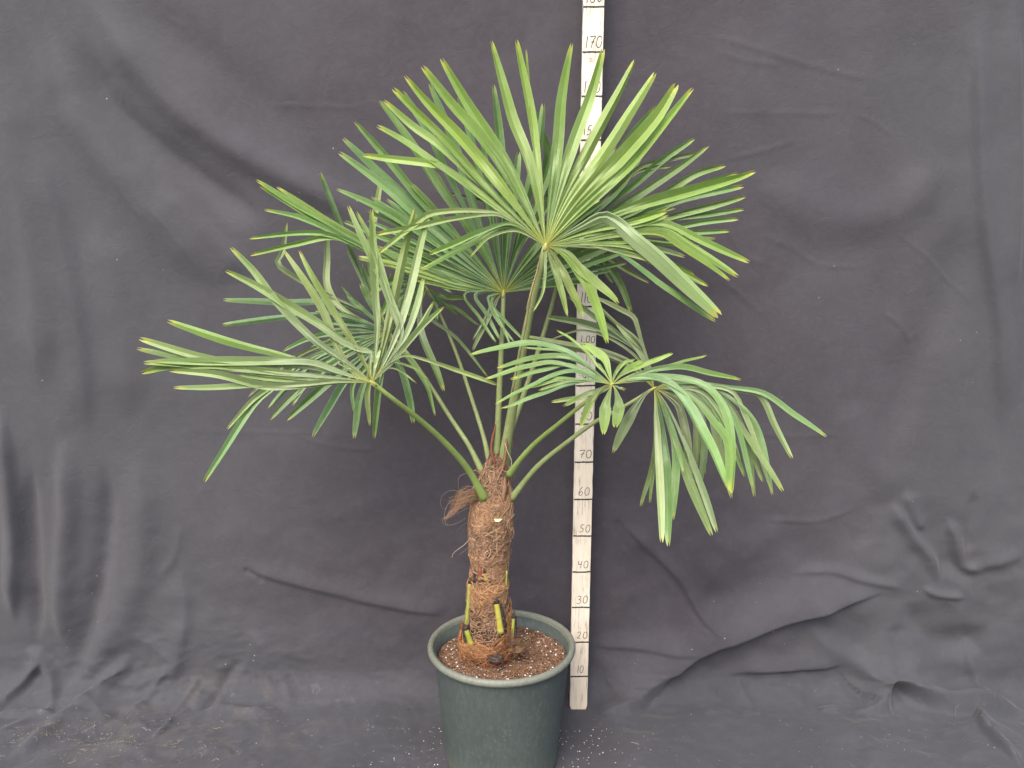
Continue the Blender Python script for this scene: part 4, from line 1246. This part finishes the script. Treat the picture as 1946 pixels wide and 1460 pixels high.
# collars where old sheaths end: rings of thicker fibre and cloth-like sheath
def sheath(pxs, r_off, zdrop, col, name='leaf_sheath'):
    """cloth-like sheath band: a strip around the front of the trunk with ragged upper edge. pxs: (angle deg, py top)"""
    gg = Geo()
    n = 60
    A = [math.radians(p[0]) for p in pxs]; ZT_ = [zrel(p[1]) for p in pxs]
    rows = 8
    for i in range(n + 1):
        a = A[0] + (A[-1] - A[0]) * i / n
        zt = float(np.interp(a, A, ZT_)) + 0.006 * noise.noise(Vector((a * 4, r_off * 90, 1))) + 0.003 * noise.noise(Vector((a * 17, r_off * 90, 4)))
        for k in range(rows + 1):
            t = k / rows
            z = zt - zdrop * t
            cx, r = trunk_at(z)
            o_ = r_off * (1 - t * 0.85) + 0.0012 * noise.noise(Vector((a * 7, t * 5, 9)))
            gg.v.append(Vector((cx + (r + o_) * math.cos(a), (r + o_) * math.sin(a), z)))
            gg.uv.append((i / n, t)); gg.c.append(tuple(c * (0.75 + .5 * random.random()) for c in col))
    for i in range(n):
        for k in range(rows):
            a_ = i * (rows + 1) + k
            gg.f.append((a_, a_ + 1, a_ + rows + 2, a_ + rows + 1))
    o = gg.build(name, M_FIB, palm)
    sl = o.modifiers.new('thick', 'SOLIDIFY'); sl.thickness = 0.0016
    # strands hanging over its edge
    g3 = Geo()
    for q in range(420):
        a = random.uniform(A[0], A[-1]); z = float(np.interp(a, A, ZT_)) + random.uniform(-zdrop, .002)
        t = max(0, (float(np.interp(a, A, ZT_)) - z) / zdrop)
        pts = []
        aa, zz = a, z; an = random.uniform(0, 6.28); cu = random.gauss(0, .3)
        for i in range(random.randint(4, 9)):
            cx, r = trunk_at(zz)
            rr = r + r_off * (1 - min(1, t) * .8) + .0015
            pts.append(Vector((cx + rr * math.cos(aa), rr * math.sin(aa), zz)))
            an += cu; aa += math.cos(an) * .005 / r; zz += math.sin(an) * .005
        k = random.uniform(.6, 1.35)
        g3.tube(pts, random.uniform(.0004, .0009), tuple(min(1, c * k * 1.5) for c in col), 3, cap=False)
    h = g3.build('sheath_fibre', M_FIB, o); h['kind'] = 'stuff'
    return o


sheath([(165, 1205), (200, 1212), (250, 1203), (290, 1208), (330, 1180), (372, 1145)], .010, .045, (0.28, 0.14, 0.065))
sheath([(170, 1185), (188, 1235), (215, 1262), (260, 1262), (310, 1235), (350, 1205), (375, 1185)], .012, .018, (0.25, 0.11, 0.05))
sheath([(165, 1098), (200, 1103), (250, 1108), (290, 1098), (340, 1092), (375, 1070)], .005, .040, (0.30, 0.17, 0.085))
sheath([(165, 1000), (200, 940), (240, 950), (275, 948), (320, 945), (375, 950)], .004, .050, (0.30, 0.18, 0.10))
sheath([(165, 1035), (230, 1060), (250, 1055), (290, 1065), (375, 1068)], .004, .030, (0.27, 0.16, 0.09))

# dark fibre-free strip with reddish stalk bases at mid trunk
def stub(px0, py0, px1, py1, wpx, col, yd, tip=None, face=None, label=None, lean=0):
    """cut leaf stalk: from bottom (px0,py0) to top (px1,py1) in the photo, standing at depth yd"""
    a, b = at(px0, py0, yd) - PO, at(px1, py1, yd + lean) - PO
    w_ = wpx / F * 1.8 * 0.45
    col = (col[0] * 1.12, col[1] * 1.04, col[2])
    n = 10
    pts = [a.lerp(b, i / n) for i in range(n + 1)]
    rad = [w_ * (1.12 - 0.3 * i / n) for i in range(n + 1)]
    gg = Geo()
    cols = []
    for i in range(n + 1):
        k = 0.85 + .3 * noise.noise(pts[i] * 60 + Vector((px0, 0, 0)))
        cols.append(tuple(c * k for c in col))
    gg.tube(pts, rad, cols, 6, 0.5, ref=Vector((0, -1, 0)))
    o = gg.build('cut_leaf_base', M_PET, palm)
    if label: o['label'] = label
    d = (b - a).normalized()
    if tip:
        gt = Geo()
        p = b
        gt.tube([p - d * .004, p + d * .003, p + d * (.006 + tip * .3), p + d * (.008 + tip)], [rad[-1] * 1.08, rad[-1] * 1.02, rad[-1] * .75, rad[-1] * .12], (.1, .1, .1), 8, .62, ref=Vector((0, -1, 0)))
        gt.build('dried_tip', M_DEAD_GAP, o)
    return o


stub(887, 1192, 893, 1106, 9, (0.30, 0.36, 0.07), -.224, .003, label='long narrow green stub along the left edge of the trunk')
stub(900, 1238, 885, 1194, 13, (0.30, 0.36, 0.05), -.248, .004, label='short green stub with a dark top at the lower left')
stub(952, 1204, 943, 1144, 14, (0.42, 0.40, 0.06), -.246, .005, label='yellow-green stub with a dark grey cut top at the front')
stub(972, 1214, 976, 1172, 9, (0.34, 0.38, 0.06), -.215, .014, label='green stub with a black pointed top at the lower right')
stub(912, 1104, 914, 1066, 11, (0.20, 0.065, 0.045), -.240, None, label='reddish brown stalk base at mid trunk')
stub(924, 1104, 921, 1086, 7, (0.36, 0.26, 0.05), -.244, .001)
stub(960, 1150, 963, 1085, 5, (0.26, 0.30, 0.06), -.222, None, label='thin green edge of an old stalk on the right of the trunk')

for px0, py0, px1, py1, w_, yd in ((954, 1206, 946, 1146, 21, -.2375), (897, 1238, 884, 1190, 20, -.2385), (911, 1108, 916, 1062, 26, -.2285), (974, 1216, 977, 1172, 15, -.209)):
    aa_, bb_ = at(px0, py0, yd) - PO, at(px1, py1, yd) - PO
    gk = Geo(); hw_ = w_ / F * 1.8 * .5
    pts = [aa_.lerp(bb_, i / 8) for i in range(9)]
    gk.tube(pts, [hw_ * (.7 + .3 * math.sin(math.pi * min(1, .2 + i / 9))) for i in range(9)], (.03, .02, .015), 8, .35, ref=Vector((0, -1, 0)))
    gk.build('dark_gap_backing', M_DEAD_GAP, palm)  # dark backing added behind each stub to draw the dark gap around it

# pale triangular cut face with green skin under it
a, b, c, d_ = [at(*q, -.252) - PO for q in ((939, 986.5), (954.5, 987), (948, 992.5), (941, 991.5))]
bk = Vector((0, .012, -.002))
gg = Geo(); gg.v = [a, d_, c, b, a + bk, d_ + bk, c + bk, b + bk]
gg.f = [(0, 1, 2, 3), (7, 6, 5, 4), (0, 4, 5, 1), (1, 5, 6, 2), (2, 6, 7, 3), (3, 7, 4, 0)]
mesh_obj('cut_face', gg.v, gg.f, M_CUT, palm, smooth=False)

# loose hair: tuft on the left at the collar, and strands
g = Geo()
def strand(path, r, col, jit=0.0, ys=None, n=16):
    P = []
    for i, (x, y) in enumerate(path):
        yy = -0.22 if ys is None else ys[min(i, len(ys) - 1)]
        P.append(at(x + random.gauss(0, jit), y + random.gauss(0, jit), yy) - PO)
    cl, _ = catmull(P, n)
    g.tube(cl, [r * (1 - .55 * i / (n - 1)) for i in range(n)], col, 4, cap=False)


TAN = (0.36, 0.22, 0.13); GREY = (0.34, 0.27, 0.22)
for _ in range(60):
    strand([(912, 945), (895, 935 + random.uniform(-8, 18)), (875, 935 + random.uniform(-5, 25)), (858 + random.uniform(-6, 15), 958 + random.uniform(-12, 25))], .0005, tuple(c * random.uniform(.5, 1.1) for c in TAN), 3.0, [-.235, -.25, -.255, -.25])
for _ in range(16):
    strand([(905, 950), (880, 958), (862, 972), (846, 986)], .0006, tuple(c * random.uniform(.7, 1.2) for c in TAN), 3.2, [-.23, -.25, -.26, -.26])
strand([(890, 940), (860, 932), (842, 940), (837, 955), (842, 968), (850, 965)], .00035, GREY)
strand([(892, 950), (858, 952), (846, 970), (845, 990), (850, 998), (865, 996), (885, 985)], .0005, GREY)
strand([(890, 965), (870, 975), (852, 985), (840, 984), (843, 996), (852, 1000)], .0004, GREY)
strand([(895, 990), (880, 998), (868, 1010)], .00035, (.2, .16, .14))
strand([(900, 900), (885, 900), (872, 908), (871, 930)], .0005, GREY)
strand([(918, 905), (905, 895), (893, 898), (905, 915)], .001, TAN)
strand([(902, 990), (898, 1015), (884, 1034), (868, 1046), (860, 1054), (859, 1060)], .0011, (.42, .34, .27))
strand([(900, 1030), (888, 1042), (874, 1054)], .0004, GREY)
strand([(900, 985), (893, 1000), (893, 1010), (897, 1020)], .0012, (.30, .17, .09))
strand([(960, 843), (965, 860), (972, 875), (970, 890), (962, 897), (955, 893)], .0008, (.72, .62, .50), 0, [-.24])
strand([(975, 815), (974, 835), (975, 852)], .0008, (.33, .2, .14))
strand([(962, 1000), (975, 1005), (974, 1020), (963, 1030)], .001, TAN)
strand([(970, 1005), (977, 1010), (976, 1025)], .0005, GREY)
strand([(970, 1000), (980, 988), (987, 978)], .0002, GREY)
strand([(960, 1058), (967, 1068), (966, 1076)], .0006, (.5, .4, .3))
strand([(968, 905), (978, 900), (976, 912), (965, 920)], .0007, TAN)
strand([(922, 960), (912, 948), (920, 940), (945, 938), (970, 935)], .0008, TAN)
strand([(912, 955), (909, 975), (922, 990)], .0008, TAN)
for _ in range(90):   # wiry curls all over the middle of the trunk
    x = random.uniform(900, 965); y = random.uniform(895, 1060)
    R_ = random.uniform(6, 16); a0 = random.uniform(0, 6.28); sw = random.uniform(1.5, 3.6)
    cxl, crr = trunk_at(zrel(y))
    path = [(x + R_ * math.cos(a0 + sw * k / 5), y + R_ * .8 * math.sin(a0 + sw * k / 5)) for k in range(6)]
    path = [(min(972, max(895, p[0])), p[1]) for p in path]
    hwx = crr * F / 1.8
    ys = [-0.2 - math.sqrt(max(.05, 1 - min(.95, ((p[0] - 934) / (hwx + 3)) ** 2))) * crr - .003 for p in path]
    strand(path, random.uniform(.0004, .0009), tuple(c * random.uniform(.6, 1.2) for c in TAN), .6, ys)
for _ in range(60):  # root hairs at the foot
    x = random.uniform(885, 1000); y = random.uniform(1228, 1262)
    strand([(x, y), (x + random.uniform(-14, 14), y + random.uniform(-8, 10)), (x + random.uniform(-22, 22), y + random.uniform(-4, 14))], random.uniform(.0003, .0006), tuple(c * random.uniform(.4, 1) for c in (0.28, .14, .07)), 1.5, [-.255, -.262, -.262], 8)
lh = g.build('loose_fibre', M_FIB, palm); lh['kind'] = 'stuff'; lh['label'] = 'loose wiry tan hairs standing off the trunk'

# brown papery sheath remains by the stalk bundle
def paper(path, wpx, col, Y):
    gg = Geo()
    P = [at(x, y, Y) - PO for x, y in path]
    cl, _ = catmull(P, 18)
    m = len(cl)
    for j, p in enumerate(cl):
        t = j / (m - 1)
        T = (cl[min(j + 1, m - 1)] - cl[max(j - 1, 0)]).normalized()
        X = T.cross(Vector((0, -1, 0))).normalized()
        w_ = wpx / F * 1.75 * .5 * math.sin(math.pi * min(1, .12 + t * .88)) ** .6 * (.8 + .4 * noise.noise(p * 70))
        for u in (-1, 0, 1):
            gg.v.append(p + X * (u * w_) + Vector((0, -.002 * (1 - abs(u)), 0))); gg.uv.append((u, t)); gg.c.append(tuple(c * random.uniform(.75, 1.2) for c in col))
    for j in range(m - 1):
        for k in range(2):
            a = j * 3 + k
            gg.f.append((a, a + 1, a + 4, a + 3))
    o = gg.build('papery_sheath', M_FIB, palm)
    o.modifiers.new('thick', 'SOLIDIFY').thickness = 0.0008
    return o


paper([(943, 888), (934, 860), (936, 835), (944, 800)], 7, (0.25, 0.10, 0.06), -.225)
paper([(950, 905), (958, 880), (962, 850), (963, 830)], 9, (0.26, 0.14, 0.08), -.232)
paper([(975, 850), (974, 825), (969, 805)], 5, (0.22, 0.11, 0.07), -.19)
paper([(1000, 590), (1012, 545), (1022, 510), (1026, 486)], 5, (0.30, 0.25, 0.14), -.362)
paper([(974, 745), (984, 690), (998, 620), (1010, 560)], 6, (0.24, 0.22, 0.11), -.345)
paper([(903, 968), (902, 945), (906, 925), (915, 905)], 15, (0.34, 0.22, 0.14), -.222)
paper([(915, 960), (918, 935), (925, 912)], 12, (0.30, 0.19, 0.12), -.232)
paper([(968, 975), (971, 950), (968, 925), (962, 905)], 13, (0.32, 0.20, 0.13), -.218)
paper([(950, 965), (958, 935), (960, 905)], 12, (0.30, 0.18, 0.11), -.236)
paper([(925, 950), (938, 905), (940, 880)], 14, (0.22, 0.12, 0.07), -.228)
# cut brown flap on the right of the collar, little hook on the left
paper([(965, 1030), (972, 1012), (976, 1004)], 7, (0.30, 0.18, 0.10), -.215)
paper([(898, 1020), (894, 1008), (889, 998)], 6, (0.30, 0.16, 0.09), -.215)

# black dead stump and hairy root lump at the foot
def lump(px, py, Y, rx, ry, rz, mat, name, seed):
    c = at(px, py, Y) - PO
    vv, ff = [], []
    n1, n2 = 14, 22
    for i in range(n1 + 1):
        th = math.pi * i / n1
        for k in range(n2):
            ph = 2 * math.pi * k / n2
            d = Vector((math.sin(th) * math.cos(ph), math.sin(th) * math.sin(ph), math.cos(th)))
            s = 1 + .5 * noise.noise(d * 1.6 + Vector((seed, 0, 0))) + .2 * noise.noise(d * 5 + Vector((seed, 2, 0)))
            vv.append(c + Vector((d.x * rx * s, d.y * ry * s, d.z * rz * s)))
    for i in range(n1):
        for k in range(n2):
            a = i * n2 + k; b = i * n2 + (k + 1) % n2
            ff.append((a, a + n2, b + n2, b))
    return mesh_obj(name, vv, ff, mat, palm)


lump(941, 1252, -.278, .020, .012, .007, M_DEAD_GAP, 'dead_root_stump', 3)
lump(985, 1232, -.235, .024, .014, .012, M_BARK, 'root_clump', 8)
g = Geo()
for _ in range(150):
    x, y = random.gauss(985, 12), random.gauss(1226, 9)
    a = random.uniform(0, 3.14)
    strand([(x, y), (x + 7 * math.cos(a), y - 7 * math.sin(a)), (x + 14 * math.cos(a + .5), y - 3 * math.sin(a))], random.uniform(.0003, .0006), tuple(c * random.uniform(.3, 1) for c in (.26, .16, .10)), 1, [-.245, -.252, -.25], 6)
rh = g.build('root_hair', M_FIB, palm); rh['kind'] = 'stuff'

# ------------------------------------------------------------------ litter on the cloth
g = Geo()
def drop(x, y, r, col, lift=.0008):
    crumb(g, (x, y, cloth_z(x, y) + lift), r, col)


def floor_at(px, py):
    dx, up = px - CX, CY - py
    d = Vector((dx, F * CT + up * ST, -F * ST + up * CT))
    t = -CAM.z / d.z
    return CAM + d * t


for _ in range(170):
    s = random.choice((-1, 1))
    p = floor_at((845 if s < 0 else 1060) + s * abs(random.gauss(0, 75)), random.uniform(1385, 1500))
    if math.hypot(p.x - PX, p.y - PY) < .14: continue
    drop(p.x, p.y, random.choice((.0007, .001, .0013, .0018)), (.62, .58, .5))
for _ in range(260):
    p = floor_at(random.uniform(-50, 2000), random.uniform(1370, 1500))
    drop(p.x, p.y, random.choice((.0006, .0009, .0012)), random.choice(((.5, .45, .36), (.3, .22, .15), (.6, .57, .5))))
for _ in range(160):
    p = floor_at(random.gauss(170, 80), random.gauss(1400, 22))
    drop(p.x, p.y, random.choice((.0008, .0012, .0016)), random.choice(((.42, .34, .26), (.3, .2, .13))))
cr_ = g.build('floor_crumbs', M_CRUMB, None, False)
tag(cr_, 'spilled pale crumbs and grit scattered on the cloth around the pot', 'crumbs', kind='stuff')
g = Geo()
for _ in range(190):
    px, py = (random.gauss(200, 120), random.gauss(1408, 25)) if random.random() < .88 else (random.uniform(0, 1900), random.uniform(1365, 1460))
    p = floor_at(px, py)
    d = random.gauss(0.5, .9); l = random.uniform(.004, .022)
    pts = []
    for i in range(5):
        x, y = p.x + math.cos(d) * l * i / 4, p.y + math.sin(d) * l * i / 4; d += random.gauss(0, .25)
        pts.append(Vector((x, y, cloth_z(x, y) + .0004)))
    k = random.uniform(.35, 1.0)
    g.tube(pts, random.uniform(.0002, .0005), (.36 * k, .31 * k, .25 * k), 3)
sw_ = g.build('straw_litter', M_STRAW, None, False)
tag(sw_, 'dry straw and fibre bits lying on the cloth, thickest at lower left', 'straw', kind='stuff')
